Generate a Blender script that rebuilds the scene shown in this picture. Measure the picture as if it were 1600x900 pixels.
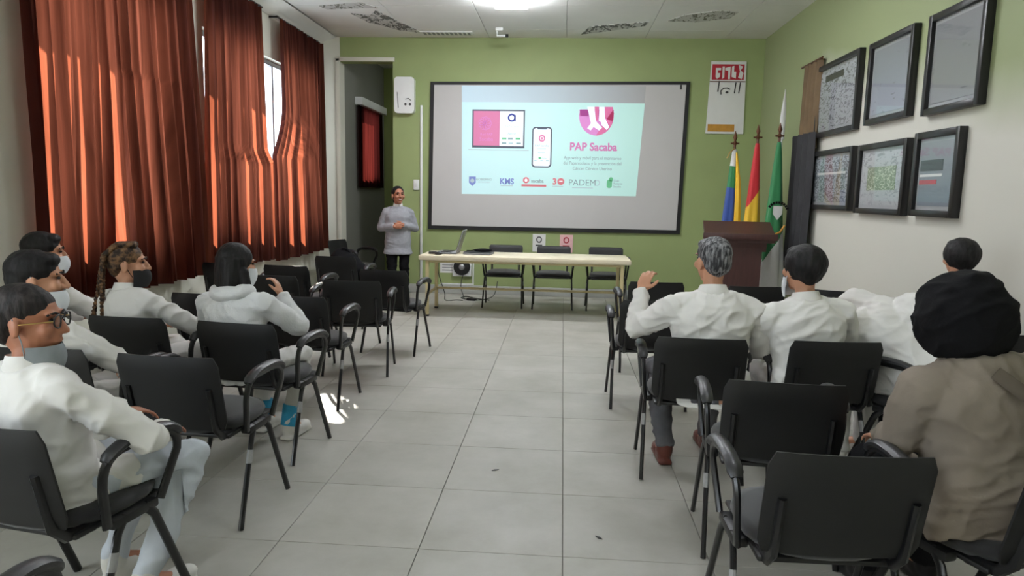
import bpy, bmesh, math, random
from mathutils import Vector, Matrix, Euler, noise
random.seed(7)
for _o in list(bpy.data.objects): bpy.data.objects.remove(_o)
SC = bpy.context.scene
COL = SC.collection
PI = math.pi
rad = math.radians

# ------------------------------------------------------------------ camera
F_PX, YAW, PITCH, ROLL, CAM_H = 1085.96, 0.070781, 0.134640, 0.019527, 1.5
cam_d = bpy.data.cameras.new('camera')
cam_d.sensor_width = 36.0
cam_d.sensor_fit = 'HORIZONTAL'
cam_d.lens = F_PX / 1600.0 * 36.0
cam_d.clip_start = 0.05
cam = bpy.data.objects.new('camera', cam_d)
COL.objects.link(cam)
fwd = Vector((-math.sin(YAW) * math.cos(PITCH), math.cos(YAW) * math.cos(PITCH), -math.sin(PITCH)))
rt = Vector((math.cos(YAW), math.sin(YAW), 0))
up = rt.cross(fwd)
rt2 = rt * math.cos(ROLL) + up * math.sin(ROLL)
up2 = -rt * math.sin(ROLL) + up * math.cos(ROLL)
M = Matrix((rt2, up2, -fwd)).transposed().to_4x4()
M.translation = Vector((0, 0, CAM_H))
cam.matrix_world = M
SC.camera = cam

# ------------------------------------------------------------------ world, sun, exposure
SC.view_settings.view_transform = 'Standard'
SC.view_settings.look = 'None'
SC.view_settings.gamma = 1.0
SC.view_settings.use_curve_mapping = False
SC.view_settings.exposure = 0.24
w = bpy.data.worlds.new('sky')
SC.world = w
w.use_nodes = True
w.node_tree.nodes['Background'].inputs[0].default_value = (0.80, 0.90, 1.0, 1)
w.node_tree.nodes['Background'].inputs[1].default_value = 6.0
SUN_DIR = Vector((2.1, -3.95, -2.38)).normalized()
sd = bpy.data.lights.new('sun', 'SUN')
sd.energy = 26.0
sd.angle = rad(0.6)
sd.color = (1.0, 0.93, 0.82)
sun = bpy.data.objects.new('sun', sd)
COL.objects.link(sun)
sun.location = (-8, 14, 9)
sun.rotation_euler = SUN_DIR.to_track_quat('-Z', 'Y').to_euler()
# daylight entering through the uncovered window beside and behind the camera
ad = bpy.data.lights.new('daylight', 'AREA')
ad.shape = 'RECTANGLE'
ad.size, ad.size_y = 3.0, 2.0
ad.energy = 28.0
ad.color = (0.93, 0.97, 1.0)
day = bpy.data.objects.new('daylight', ad)
COL.objects.link(day)
day.location = (-3.95, -0.6, 2.1)
day.rotation_euler = Vector((1, 0.25, -0.15)).to_track_quat('-Z', 'Y').to_euler()
LAMP_W = 92.0

# ------------------------------------------------------------------ materials
def lin(r, g, b):
    def c(v):
        v /= 255.0
        return v / 12.92 if v <= 0.04045 else ((v + 0.055) / 1.055) ** 2.4
    return (c(r), c(g), c(b), 1.0)

def newmat(name):
    m = bpy.data.materials.new(name)
    m.use_nodes = True
    nt = m.node_tree
    return m, nt, nt.nodes, nt.links, nt.nodes['Principled BSDF']

def mat(name, rgb, rough=0.6, metal=0.0, var=0.06, scale=8.0, bump=0.0, bscale=60.0, spec=0.5, sheen=0.0, emit=None, stretch=(1, 1, 1)):
    m, nt, N, L, p = newmat(name)
    c = lin(*rgb)
    p.inputs['Roughness'].default_value = rough
    p.inputs['Metallic'].default_value = metal
    p.inputs['Specular IOR Level'].default_value = spec
    if sheen:
        p.inputs['Sheen Weight'].default_value = sheen
    tc = N.new('ShaderNodeTexCoord')
    mp = N.new('ShaderNodeMapping')
    mp.inputs['Scale'].default_value = stretch
    L.new(tc.outputs['Object'], mp.inputs[0])
    nz = N.new('ShaderNodeTexNoise')
    nz.inputs['Scale'].default_value = scale
    nz.inputs['Detail'].default_value = 4
    L.new(mp.outputs[0], nz.inputs['Vector'])
    rp = N.new('ShaderNodeValToRGB')
    rp.color_ramp.elements[0].position = 0.3
    rp.color_ramp.elements[1].position = 0.7
    rp.color_ramp.elements[0].color = tuple(max(0, v * (1 - var)) for v in c[:3]) + (1,)
    rp.color_ramp.elements[1].color = tuple(min(1, v * (1 + var)) for v in c[:3]) + (1,)
    L.new(nz.outputs['Fac'], rp.inputs[0])
    L.new(rp.outputs[0], p.inputs['Base Color'])
    if bump:
        n2 = N.new('ShaderNodeTexNoise')
        n2.inputs['Scale'].default_value = bscale
        n2.inputs['Detail'].default_value = 5
        L.new(mp.outputs[0], n2.inputs['Vector'])
        b = N.new('ShaderNodeBump')
        b.inputs['Strength'].default_value = bump
        b.inputs['Distance'].default_value = 0.01
        L.new(n2.outputs['Fac'], b.inputs['Height'])
        L.new(b.outputs[0], p.inputs['Normal'])
    if emit:
        p.inputs['Emission Color'].default_value = lin(*emit[0])
        p.inputs['Emission Strength'].default_value = emit[1]
    return m

MT = {}
MT['green'] = mat('green_wall_paint', (146, 160, 106), 0.62, var=0.04, scale=2.5, bump=0.05, bscale=40)
MT['cream'] = mat('cream_wall_paint', (208, 207, 193), 0.7, var=0.03, scale=2, bump=0.05, bscale=50)
MT['ceil'] = mat('ceiling_white', (224, 224, 220), 0.85, var=0.02, scale=3)
MT['grey_wall'] = mat('grey_wall_paint', (120, 120, 112), 0.6, var=0.04, scale=3)
MT['olive'] = mat('olive_wall_paint', (112, 122, 66), 0.6, var=0.04, scale=3)
MT['skirting'] = mat('pale_skirting_tile', (176, 178, 172), 0.35, var=0.04, scale=5)
MT['black_plastic'] = mat('black_plastic', (24, 24, 25), 0.42, var=0.15, scale=20, bump=0.03, bscale=300)
MT['black_mesh'] = mat('black_back_panel', (17, 17, 18), 0.55, var=0.12, scale=15, bump=0.08, bscale=500)
MT['black_fabric'] = mat('black_seat_fabric', (38, 38, 40), 0.85, var=0.15, scale=30, bump=0.2, bscale=400, sheen=0.3)
MT['black_metal'] = mat('black_painted_tube', (16, 16, 18), 0.3, var=0.1, scale=20)
MT['arm_pad'] = mat('arm_pad_plastic', (40, 40, 42), 0.38, var=0.1, scale=25, bump=0.05, bscale=200)
MT['sticker'] = mat('white_sticker', (150, 150, 150), 0.5, var=0.08, scale=60)
MT['coat'] = mat('white_coat_cotton', (214, 212, 208), 0.85, var=0.025, scale=5, bump=0.12, bscale=35, spec=0.2)
MT['hoodie'] = mat('white_fleece', (208, 209, 210), 0.92, var=0.03, scale=12, bump=0.3, bscale=120, spec=0.15, sheen=0.3)
MT['trousers_white'] = mat('white_trousers', (198, 197, 194), 0.85, var=0.03, scale=6, bump=0.15, bscale=40, spec=0.2)
MT['jacket'] = mat('taupe_jacket', (126, 116, 104), 0.8, var=0.06, scale=6, bump=0.15, bscale=60, spec=0.25)
MT['beige'] = mat('beige_trousers', (176, 164, 142), 0.85, var=0.05, scale=6, bump=0.1, spec=0.2)
MT['grey_knit'] = mat('grey_knit', (150, 151, 156), 0.92, var=0.06, scale=40, bump=0.4, bscale=180, spec=0.15)
MT['black_cloth'] = mat('black_cloth', (17, 17, 19), 0.9, var=0.15, scale=10, bump=0.15, bscale=80, spec=0.15)
MT['grey_cloth'] = mat('grey_trousers', (92, 92, 96), 0.9, var=0.08, scale=10, bump=0.1, bscale=60, spec=0.2)
MT['blue_cloth'] = mat('turquoise_trousers', (60, 150, 190), 0.85, var=0.15, scale=20, bump=0.1, bscale=60, spec=0.2)
MT['jeans'] = mat('light_blue_jeans', (150, 172, 200), 0.85, var=0.1, scale=20, bump=0.1, bscale=90, spec=0.2)
MT['pale_trousers'] = mat('pale_blue_grey_trousers', (186, 192, 200), 0.85, var=0.05, scale=8, bump=0.1, bscale=60, spec=0.2)
MT['shoe_white'] = mat('white_shoe', (205, 203, 198), 0.6, var=0.05, scale=20)
MT['shoe_brown'] = mat('brown_leather_shoe', (92, 44, 34), 0.4, var=0.15, scale=15)
MT['shoe_black'] = mat('black_shoe', (20, 20, 22), 0.4, var=0.1, scale=15)
MT['pink_shoe'] = mat('pink_trim', (205, 78, 110), 0.6, var=0.1, scale=15)
MT['skin'] = mat('tan_skin', (188, 138, 110), 0.55, var=0.06, scale=14, bump=0.04, bscale=120, spec=0.4)
MT['skin_dark'] = mat('brown_skin', (168, 112, 86), 0.5, var=0.06, scale=14, bump=0.04, bscale=120, spec=0.4)
def hairmat(name, rgb, rgb2, scale=9.0, stretch=(6, 6, 1.2)):
    m, nt, N, L, p = newmat(name)
    p.inputs['Roughness'].default_value = 0.62; p.inputs['Specular IOR Level'].default_value = 0.3
    tc = N.new('ShaderNodeTexCoord'); mp = N.new('ShaderNodeMapping')
    mp.inputs['Scale'].default_value = stretch
    L.new(tc.outputs['Object'], mp.inputs[0])
    nz = N.new('ShaderNodeTexNoise'); nz.inputs['Scale'].default_value = scale; nz.inputs['Detail'].default_value = 6
    L.new(mp.outputs[0], nz.inputs['Vector'])
    rp = N.new('ShaderNodeValToRGB')
    rp.color_ramp.elements[0].position = 0.42; rp.color_ramp.elements[1].position = 0.66
    rp.color_ramp.elements[0].color = lin(*rgb); rp.color_ramp.elements[1].color = lin(*rgb2)
    L.new(nz.outputs['Fac'], rp.inputs[0]); L.new(rp.outputs[0], p.inputs['Base Color'])
    b = N.new('ShaderNodeBump'); b.inputs['Strength'].default_value = 0.5; b.inputs['Distance'].default_value = 0.01
    L.new(nz.outputs['Fac'], b.inputs['Height']); L.new(b.outputs[0], p.inputs['Normal'])
    return m
MT['hair_black'] = hairmat('black_hair', (13, 12, 13), (32, 30, 31))
MT['hair_dark'] = hairmat('dark_brown_hair', (24, 20, 20), (52, 46, 45))
MT['hair_grey'] = hairmat('salt_and_pepper_hair', (48, 48, 51), (150, 150, 152), 14)
MT['hair_blond'] = hairmat('highlighted_brown_hair', (40, 28, 22), (126, 94, 64), 10, (4, 4, 4))
MT['eye'] = mat('eye_dark', (30, 22, 20), 0.2, var=0.05)
MT['lip'] = mat('lips', (150, 78, 72), 0.5, var=0.05)
MT['teeth'] = mat('teeth', (225, 220, 210), 0.3, var=0.02)
MT['mask_white'] = mat('white_face_mask', (214, 218, 222), 0.8, var=0.03, scale=30)
MT['mask_grey'] = mat('grey_face_mask', (132, 138, 142), 0.8, var=0.06, scale=30)
MT['mask_black'] = mat('black_face_mask', (22, 22, 24), 0.8, var=0.06, scale=30)
MT['gold'] = mat('gold_wire', (190, 160, 100), 0.3, 0.9, var=0.05)
MT['wood_light'] = mat('pale_table_laminate', (214, 204, 178), 0.45, var=0.06, scale=6, stretch=(0.6, 8, 8))
MT['table_metal'] = mat('cream_table_tube', (196, 182, 138), 0.5, var=0.05)
MT['podium'] = mat('dark_mahogany', (66, 38, 34), 0.45, var=0.18, scale=7, stretch=(6, 6, 0.7), bump=0.04, bscale=30)
MT['screen_black'] = mat('screen_border_black', (18, 18, 20), 0.6, var=0.08)
MT['screen_white'] = mat('screen_fabric', (188, 186, 184), 0.9, var=0.015, scale=3)
MT['white_plastic'] = mat('white_plastic', (222, 224, 222), 0.4, var=0.02)
MT['grey_plastic'] = mat('grey_plastic', (120, 122, 125), 0.45, var=0.05)
MT['silver'] = mat('silver_metal', (170, 172, 175), 0.35, 0.7, var=0.05)
MT['dark_ink'] = mat('dark_ink', (52, 52, 52), 0.7, var=0.2, scale=40)
MT['red_print'] = mat('red_print', (170, 32, 48), 0.6, var=0.06)
MT['gold_print'] = mat('ochre_print', (184, 132, 46), 0.6, var=0.1, scale=20)
MT['paper'] = mat('white_paper', (214, 214, 210), 0.8, var=0.02)
MT['pink_paper'] = mat('pink_paper', (220, 176, 176), 0.8, var=0.05, scale=30)
MT['frame_black'] = mat('black_picture_frame', (26, 25, 26), 0.35, var=0.12, scale=20)
MT['frame_mat'] = mat('silver_frame_mount', (150, 152, 154), 0.5, var=0.04)
MT['brass'] = mat('dark_brass', (96, 60, 40), 0.4, 0.5, var=0.1)
MT['pole_wood'] = mat('brown_pole', (88, 52, 36), 0.5, var=0.15, scale=10)
MT['drape_black'] = mat('charcoal_drape', (44, 44, 46), 0.85, var=0.2, scale=5, bump=0.1)
MT['drape_brown'] = mat('brown_drape', (104, 84, 58), 0.8, var=0.15, scale=5, bump=0.1)
MT['concrete'] = mat('outside_plaster', (190, 186, 176), 0.9, var=0.08)
MT['stain'] = None

def floor_mat():
    m, nt, N, L, p = newmat('polished_floor_tile')
    tc = N.new('ShaderNodeTexCoord'); oi = N.new('ShaderNodeObjectInfo')
    ge = N.new('ShaderNodeNewGeometry')
    nz = N.new('ShaderNodeTexNoise'); nz.inputs['Scale'].default_value = 1.6; nz.inputs['Detail'].default_value = 6; nz.inputs['Roughness'].default_value = 0.65
    L.new(ge.outputs['Position'], nz.inputs['Vector'])
    rp = N.new('ShaderNodeValToRGB')
    rp.color_ramp.elements[0].position = 0.3; rp.color_ramp.elements[1].position = 0.72
    rp.color_ramp.elements[0].color = lin(154, 152, 142); rp.color_ramp.elements[1].color = lin(178, 176, 169)
    L.new(nz.outputs['Fac'], rp.inputs[0])
    mx = N.new('ShaderNodeMix'); mx.data_type = 'RGBA'; mx.blend_type = 'MULTIPLY'
    mr = N.new('ShaderNodeMapRange'); mr.inputs['To Min'].default_value = 0.95; mr.inputs['To Max'].default_value = 1.02
    L.new(oi.outputs['Random'], mr.inputs['Value'])
    mx.inputs['Factor'].default_value = 1.0
    L.new(rp.outputs[0], mx.inputs['A']); L.new(mr.outputs[0], mx.inputs['B'])
    L.new(mx.outputs['Result'], p.inputs['Base Color'])
    n2 = N.new('ShaderNodeTexNoise'); n2.inputs['Scale'].default_value = 4; n2.inputs['Detail'].default_value = 5
    L.new(ge.outputs['Position'], n2.inputs['Vector'])
    m2 = N.new('ShaderNodeMapRange'); m2.inputs['To Min'].default_value = 0.40; m2.inputs['To Max'].default_value = 0.50; p.inputs['Specular IOR Level'].default_value = 0.32
    L.new(n2.outputs['Fac'], m2.inputs['Value']); L.new(m2.outputs[0], p.inputs['Roughness'])
    return m
MT['floor'] = floor_mat()
MT['grout'] = mat('floor_grout', (120, 118, 110), 0.9, var=0.1)

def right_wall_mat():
    # pale below, green above; the soft slanting blend puts light falloff into the colour
    m, nt, N, L, p = newmat('wall_paint_with_falloff')
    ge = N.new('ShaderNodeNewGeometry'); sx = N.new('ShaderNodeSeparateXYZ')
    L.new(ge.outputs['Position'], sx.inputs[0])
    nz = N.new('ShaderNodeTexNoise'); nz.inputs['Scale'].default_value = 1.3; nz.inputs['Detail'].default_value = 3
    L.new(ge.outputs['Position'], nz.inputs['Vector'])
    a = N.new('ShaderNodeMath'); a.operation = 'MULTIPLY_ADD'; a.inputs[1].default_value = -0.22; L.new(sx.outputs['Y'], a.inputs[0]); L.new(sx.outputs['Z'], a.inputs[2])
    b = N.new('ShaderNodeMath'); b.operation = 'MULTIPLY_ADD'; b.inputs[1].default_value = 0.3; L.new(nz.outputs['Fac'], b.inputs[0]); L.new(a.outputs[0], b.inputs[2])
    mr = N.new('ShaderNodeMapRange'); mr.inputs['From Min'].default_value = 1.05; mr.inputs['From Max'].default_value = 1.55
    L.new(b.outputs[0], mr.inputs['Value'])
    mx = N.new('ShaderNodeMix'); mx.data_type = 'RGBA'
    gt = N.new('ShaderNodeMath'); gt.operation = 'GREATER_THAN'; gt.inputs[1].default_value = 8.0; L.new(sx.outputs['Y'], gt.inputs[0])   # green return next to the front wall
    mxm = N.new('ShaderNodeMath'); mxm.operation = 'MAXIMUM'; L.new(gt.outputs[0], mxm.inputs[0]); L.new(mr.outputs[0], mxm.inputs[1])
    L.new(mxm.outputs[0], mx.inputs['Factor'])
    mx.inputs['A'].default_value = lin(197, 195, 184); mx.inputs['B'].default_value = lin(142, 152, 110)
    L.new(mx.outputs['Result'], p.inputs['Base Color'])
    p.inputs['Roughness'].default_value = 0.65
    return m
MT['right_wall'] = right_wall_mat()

def curtain_mat(name, base, trans, tw=0.55):
    m, nt, N, L, p = newmat(name)
    N.remove(p)
    out = N['Material Output']
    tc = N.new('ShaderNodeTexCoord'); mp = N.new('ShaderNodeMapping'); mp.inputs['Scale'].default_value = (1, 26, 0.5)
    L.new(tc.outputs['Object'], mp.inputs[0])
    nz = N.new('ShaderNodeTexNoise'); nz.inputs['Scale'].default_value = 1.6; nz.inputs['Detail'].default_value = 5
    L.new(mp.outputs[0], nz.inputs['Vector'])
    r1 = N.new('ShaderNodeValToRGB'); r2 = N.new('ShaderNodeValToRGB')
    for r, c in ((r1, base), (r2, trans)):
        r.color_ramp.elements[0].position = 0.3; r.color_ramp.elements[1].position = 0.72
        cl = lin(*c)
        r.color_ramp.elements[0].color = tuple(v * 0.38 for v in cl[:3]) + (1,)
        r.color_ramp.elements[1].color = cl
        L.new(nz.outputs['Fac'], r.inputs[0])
    d = N.new('ShaderNodeBsdfDiffuse'); t = N.new('ShaderNodeBsdfTranslucent')
    L.new(r1.outputs[0], d.inputs[0]); L.new(r2.outputs[0], t.inputs[0])
    mx = N.new('ShaderNodeMixShader'); mx.inputs[0].default_value = tw
    L.new(d.outputs[0], mx.inputs[1]); L.new(t.outputs[0], mx.inputs[2]); L.new(mx.outputs[0], out.inputs[0])
    return m
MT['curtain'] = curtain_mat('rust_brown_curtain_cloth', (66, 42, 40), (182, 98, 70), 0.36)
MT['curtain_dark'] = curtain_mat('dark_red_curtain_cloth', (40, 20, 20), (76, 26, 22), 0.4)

def glass_mat():
    m, nt, N, L, p = newmat('window_glass'); N.remove(p)
    t = N.new('ShaderNodeBsdfTransparent'); g = N.new('ShaderNodeBsdfGlossy'); g.inputs['Roughness'].default_value = 0.03
    lw = N.new('ShaderNodeLayerWeight'); lw.inputs[0].default_value = 0.5
    pw = N.new('ShaderNodeMath'); pw.operation = 'POWER'; pw.inputs[1].default_value = 5.0; L.new(lw.outputs['Facing'], pw.inputs[0])
    fr = N.new('ShaderNodeMath'); fr.operation = 'MULTIPLY_ADD'; fr.inputs[1].default_value = 0.6; fr.inputs[2].default_value = 0.03; L.new(pw.outputs[0], fr.inputs[0])
    mx = N.new('ShaderNodeMixShader'); L.new(fr.outputs[0], mx.inputs[0]); L.new(t.outputs[0], mx.inputs[1]); L.new(g.outputs[0], mx.inputs[2])
    L.new(mx.outputs[0], N['Material Output'].inputs[0])
    return m
MT['glass'] = glass_mat()

def emit_mat(name, rgb, strength, rgb2=None, axis='X'):
    m, nt, N, L, p = newmat(name)
    p.inputs['Base Color'].default_value = lin(*rgb)
    p.inputs['Roughness'].default_value = 0.9
    p.inputs['Specular IOR Level'].default_value = 0.0
    p.inputs['Emission Strength'].default_value = strength
    p.inputs['Emission Color'].default_value = lin(*rgb)
    if rgb2:
        tc = N.new('ShaderNodeTexCoord'); s = N.new('ShaderNodeSeparateXYZ'); L.new(tc.outputs['Generated'], s.inputs[0])
        r = N.new('ShaderNodeValToRGB')
        r.color_ramp.elements[0].color = lin(*rgb); r.color_ramp.elements[1].color = lin(*rgb2)
        L.new(s.outputs[axis], r.inputs[0]); L.new(r.outputs[0], p.inputs['Emission Color']); L.new(r.outputs[0], p.inputs['Base Color'])
    return m

# ------------------------------------------------------------------ mesh helpers
class MB:
    """collects shapes; build() links them as one mesh object"""
    def __init__(s): s.v = []; s.f = []
    def add(s, vs, fs):
        k = len(s.v); s.v += [tuple(v) for v in vs]; s.f += [tuple(i + k for i in f) for f in fs]; return s
    def box(s, c, d, R=None, bev=0.0):
        x, y, z = d[0] / 2, d[1] / 2, d[2] / 2
        c = Vector(c)
        if bev <= 0:
            vs = [Vector((a * x, b * y, e * z)) for e in (-1, 1) for b in (-1, 1) for a in (-1, 1)]
            fs = [(0, 2, 3, 1), (4, 5, 7, 6), (0, 1, 5, 4), (2, 6, 7, 3), (0, 4, 6, 2), (1, 3, 7, 5)]
        else:
            bm = bmesh.new(); bmesh.ops.create_cube(bm, size=1.0)
            for v in bm.verts: v.co = Vector((v.co.x * d[0], v.co.y * d[1], v.co.z * d[2]))
            bmesh.ops.bevel(bm, geom=bm.edges[:], offset=min(bev, min(d) * 0.49), segments=2, affect='EDGES', profile=0.5)
            bm.verts.index_update()
            vs = [v.co.copy() for v in bm.verts]; fs = [[v.index for v in f.verts] for f in bm.faces]; bm.free()
        if R is not None: vs = [R @ v for v in vs]
        return s.add([v + c for v in vs], fs)
    def tube(s, pts, r, seg=8, ry=None, upv=(0, 0, 1), cap=True):
        pts = [Vector(p) for p in pts]; n = len(pts); vs = []
        rr = r if isinstance(r, (list, tuple)) else [r] * n
        ry = ry if isinstance(ry, (list, tuple)) else ([ry] * n if ry else rr)
        prev = None
        for i, p in enumerate(pts):
            t = (pts[min(i + 1, n - 1)] - pts[max(i - 1, 0)]).normalized()
            if prev is None:
                a = Vector(upv)
                if abs(a.normalized().dot(t)) > 0.95: a = Vector((1, 0, 0)) if abs(t.x) < 0.9 else Vector((0, 1, 0))
            else: a = prev
            a = (a - t * a.dot(t)).normalized(); prev = a; b = t.cross(a)
            for k in range(seg):
                th = 2 * PI * k / seg
                vs.append(p + a * (math.cos(th) * rr[i]) + b * (math.sin(th) * ry[i]))
        fs = []
        for i in range(n - 1):
            for k in range(seg):
                k2 = (k + 1) % seg
                fs.append((i * seg + k, i * seg + k2, (i + 1) * seg + k2, (i + 1) * seg + k))
        if cap:
            fs.append(tuple(reversed(range(seg)))); fs.append(tuple((n - 1) * seg + k for k in range(seg)))
        return s.add(vs, fs)
    def ell(s, c, r, R=None, seg=16, rings=10):
        c = Vector(c); vs = [Vector((0, 0, -r[2]))]; fs = []
        for i in range(1, rings):
            ph = -PI / 2 + PI * i / rings
            for k in range(seg):
                th = 2 * PI * k / seg
                vs.append(Vector((r[0] * math.cos(ph) * math.cos(th), r[1] * math.cos(ph) * math.sin(th), r[2] * math.sin(ph))))
        vs.append(Vector((0, 0, r[2]))); top = len(vs) - 1
        for k in range(seg):
            k2 = (k + 1) % seg
            fs.append((0, 1 + k2, 1 + k)); fs.append((top, 1 + (rings - 2) * seg + k, 1 + (rings - 2) * seg + k2))
            for i in range(rings - 2):
                a = 1 + i * seg
                fs.append((a + k, a + k2, a + seg + k2, a + seg + k))
        if R is not None: vs = [R @ v for v in vs]
        return s.add([v + c for v in vs], fs)
    def cap(s, a, b, ra, rb, seg=14, flat_b=False):
        """tapered capsule from a to b"""
        a, b = Vector(a), Vector(b); t = (b - a)
        if t.length < 1e-6: return s.ell(a, (ra,) * 3)
        t.normalize()
        pts, rs = [], []
        for i in range(4): ph = PI / 2 * i / 4; pts.append(a - t * (ra * math.cos(ph))); rs.append(max(1e-4, ra * math.sin(ph)))
        pts.append(a); rs.append(ra); pts.append(b); rs.append(rb)
        if not flat_b:
            for i in range(1, 5): ph = PI / 2 * i / 4; pts.append(b + t * (rb * math.sin(ph))); rs.append(max(1e-4, rb * math.cos(ph)))
        return s.tube(pts, rs, seg)
    def chain(s, pts, rs, seg=14):
        for i in range(len(pts) - 1): s.cap(pts[i], pts[i + 1], rs[i], rs[i + 1], seg)
        return s
    def loft(s, rings):
        """rings: (center, side_axis, depth_axis, half_w, half_d) ; closed ends"""
        seg = 24; vs = []; fs = []
        for c, S, D, a, b in rings:
            c = Vector(c)
            for k in range(seg):
                th = 2 * PI * k / seg; ct, st = math.cos(th), math.sin(th); e = 0.8
                vs.append(c + S * (a * math.copysign(abs(ct) ** e, ct)) + D * (b * math.copysign(abs(st) ** e, st)))
        for i in range(len(rings) - 1):
            for k in range(seg):
                k2 = (k + 1) % seg
                fs.append((i * seg + k, i * seg + k2, (i + 1) * seg + k2, (i + 1) * seg + k))
        fs.append(tuple(reversed(range(seg)))); n = len(rings) - 1; fs.append(tuple(n * seg + k for k in range(seg)))
        return s.add(vs, fs)
    def prism(s, pts, axis, a, b):
        """polygon in the two other axes extruded along axis 0/1/2 from a to b"""
        def P(p, t):
            return {0: (t, p[0], p[1]), 1: (p[0], t, p[1]), 2: (p[0], p[1], t)}[axis]
        n = len(pts)
        vs = [P(p, a) for p in pts] + [P(p, b) for p in pts]
        fs = [tuple(reversed(range(n))), tuple(range(n, 2 * n))] + [(i, (i + 1) % n, n + (i + 1) % n, n + i) for i in range(n)]
        return s.add(vs, fs)
    def xf(s, Mx): s.v = [tuple(Mx @ Vector(v)) for v in s.v]; return s
    def mesh(s, name, m, smooth=True, ang=35):
        me = bpy.data.meshes.new(name); me.from_pydata(s.v, [], s.f); me.update()
        bm = bmesh.new(); bm.from_mesh(me); bmesh.ops.recalc_face_normals(bm, faces=bm.faces[:]); bm.to_mesh(me); bm.free()
        if smooth: me.shade_smooth(); me.set_sharp_from_angle(angle=rad(ang))
        if m is not None: me.materials.append(MT[m] if isinstance(m, str) else m)
        return me
    def build(s, name, m, parent=None, smooth=True, ang=35):
        return link(name, s.mesh(name, m, smooth, ang), parent)

def link(name, me, parent=None):
    o = bpy.data.objects.new(name, me); COL.objects.link(o)
    if parent is not None: o.parent = parent
    return o
def tag(o, label=None, cat=None, group=None, kind=None):
    if label: o['label'] = label
    if cat: o['category'] = cat
    if group: o['group'] = group
    if kind: o['kind'] = kind
    return o
def empty(name, loc=(0, 0, 0), rz=0.0):
    o = bpy.data.objects.new(name, None); COL.objects.link(o); o.location = loc; o.rotation_euler = (0, 0, rz); o.empty_display_size = 0.1
    return o
def thing(name, label, cat, loc=(0, 0, 0), rz=0.0, group=None): return tag(empty(name, loc, rz), label, cat, group)
def copy_tree(o, parent=None):
    c = o.copy(); COL.objects.link(c); c.parent = parent
    for ch in list(o.children): copy_tree(ch, c)
    return c
def struct(name, mb, m, parent=None, **k):
    o = mb.build(name, m, parent, **k)
    if parent is None: o['kind'] = 'structure'
    return o
def flatten(mb, voxel, smooth_it=4, fold=None):
    """union of closed shapes -> one continuous surface; optional displacement"""
    me = bpy.data.meshes.new('tmp'); me.from_pydata(mb.v, [], mb.f); me.update()
    bm = bmesh.new(); bm.from_mesh(me); bmesh.ops.recalc_face_normals(bm, faces=bm.faces[:]); bm.to_mesh(me); bm.free()
    o = bpy.data.objects.new('tmp', me); COL.objects.link(o)
    r = o.modifiers.new('r', 'REMESH'); r.mode = 'VOXEL'; r.voxel_size = voxel; r.adaptivity = 0
    if smooth_it:
        q = o.modifiers.new('s', 'SMOOTH'); q.factor = 0.5; q.iterations = smooth_it
    dg = bpy.context.evaluated_depsgraph_get(); dg.update()
    out = bpy.data.meshes.new_from_object(o.evaluated_get(dg))
    bpy.data.objects.remove(o); bpy.data.meshes.remove(me)
    if fold:
        nn = [v.normal.copy() for v in out.vertices]
        for v, n in zip(out.vertices, nn): v.co = v.co + n * fold(v.co)
    out.update(); out.shade_smooth()
    return out
def text(body, size, m, parent, loc, rot, bold=0.0, align='CENTER', name='lettering', depth=0.0008, sx=1.0):
    cu = bpy.data.curves.new('t', 'FONT'); cu.body = body; cu.size = size; cu.align_x = align; cu.align_y = 'CENTER'
    cu.offset = bold; cu.extrude = depth; cu.resolution_u = 3
    t = bpy.data.objects.new('t', cu); COL.objects.link(t)
    dg = bpy.context.evaluated_depsgraph_get(); dg.update()
    me = bpy.data.meshes.new_from_object(t.evaluated_get(dg)); bpy.data.objects.remove(t); bpy.data.curves.remove(cu)
    me.name = name
    me.materials.clear(); me.materials.append(MT[m] if isinstance(m, str) else m)
    o = link(name, me, parent); o.location = loc; o.rotation_euler = rot; o.scale = (sx, 1, 1)
    return o

# ------------------------------------------------------------------ room shell
XL, XR, YF, YB, ZC = -3.65, 2.74, 10.25, -2.6, 3.70
T = 0.2
# floor: bed with separate tiles
fl = struct('floor', MB().box(((XL + XR) / 2, (13.0 + YB) / 2, -0.06), (XR - XL + 0.8, 13.4 - YB, 0.1)), 'grout', smooth=False)
TS = 0.61; gap = 0.003
tile_me = MB().box((0, 0, 0), (TS - gap, TS - gap, 0.014), bev=0.002).mesh('tile', 'floor', smooth=False)
ix0 = int(math.floor((XL - 0.04) / TS)); ix1 = int(math.ceil((XR - 0.04) / TS))
iy0 = int(math.floor((0.6 - 2.74) / TS)); iy1 = int(math.ceil((10.3 - 2.74) / TS))
for i in range(ix0, ix1):
    for j in range(iy0, iy1):
        t = link('tile', tile_me, fl)
        t.location = (0.04 + (i + 0.5) * TS, 2.74 + (j + 0.5) * TS, -0.007)
rest = MB()
for i in range(ix0, ix1):
    for j in list(range(int(math.floor((YB - 2.74) / TS)), iy0)) + list(range(iy1, iy1 + 4)):
        rest.box((0.04 + (i + 0.5) * TS, 2.74 + (j + 0.5) * TS, -0.007), (TS - gap, TS - gap, 0.014))
tag(rest.build('tile_field', 'floor', fl, smooth=False), kind='stuff')

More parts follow.
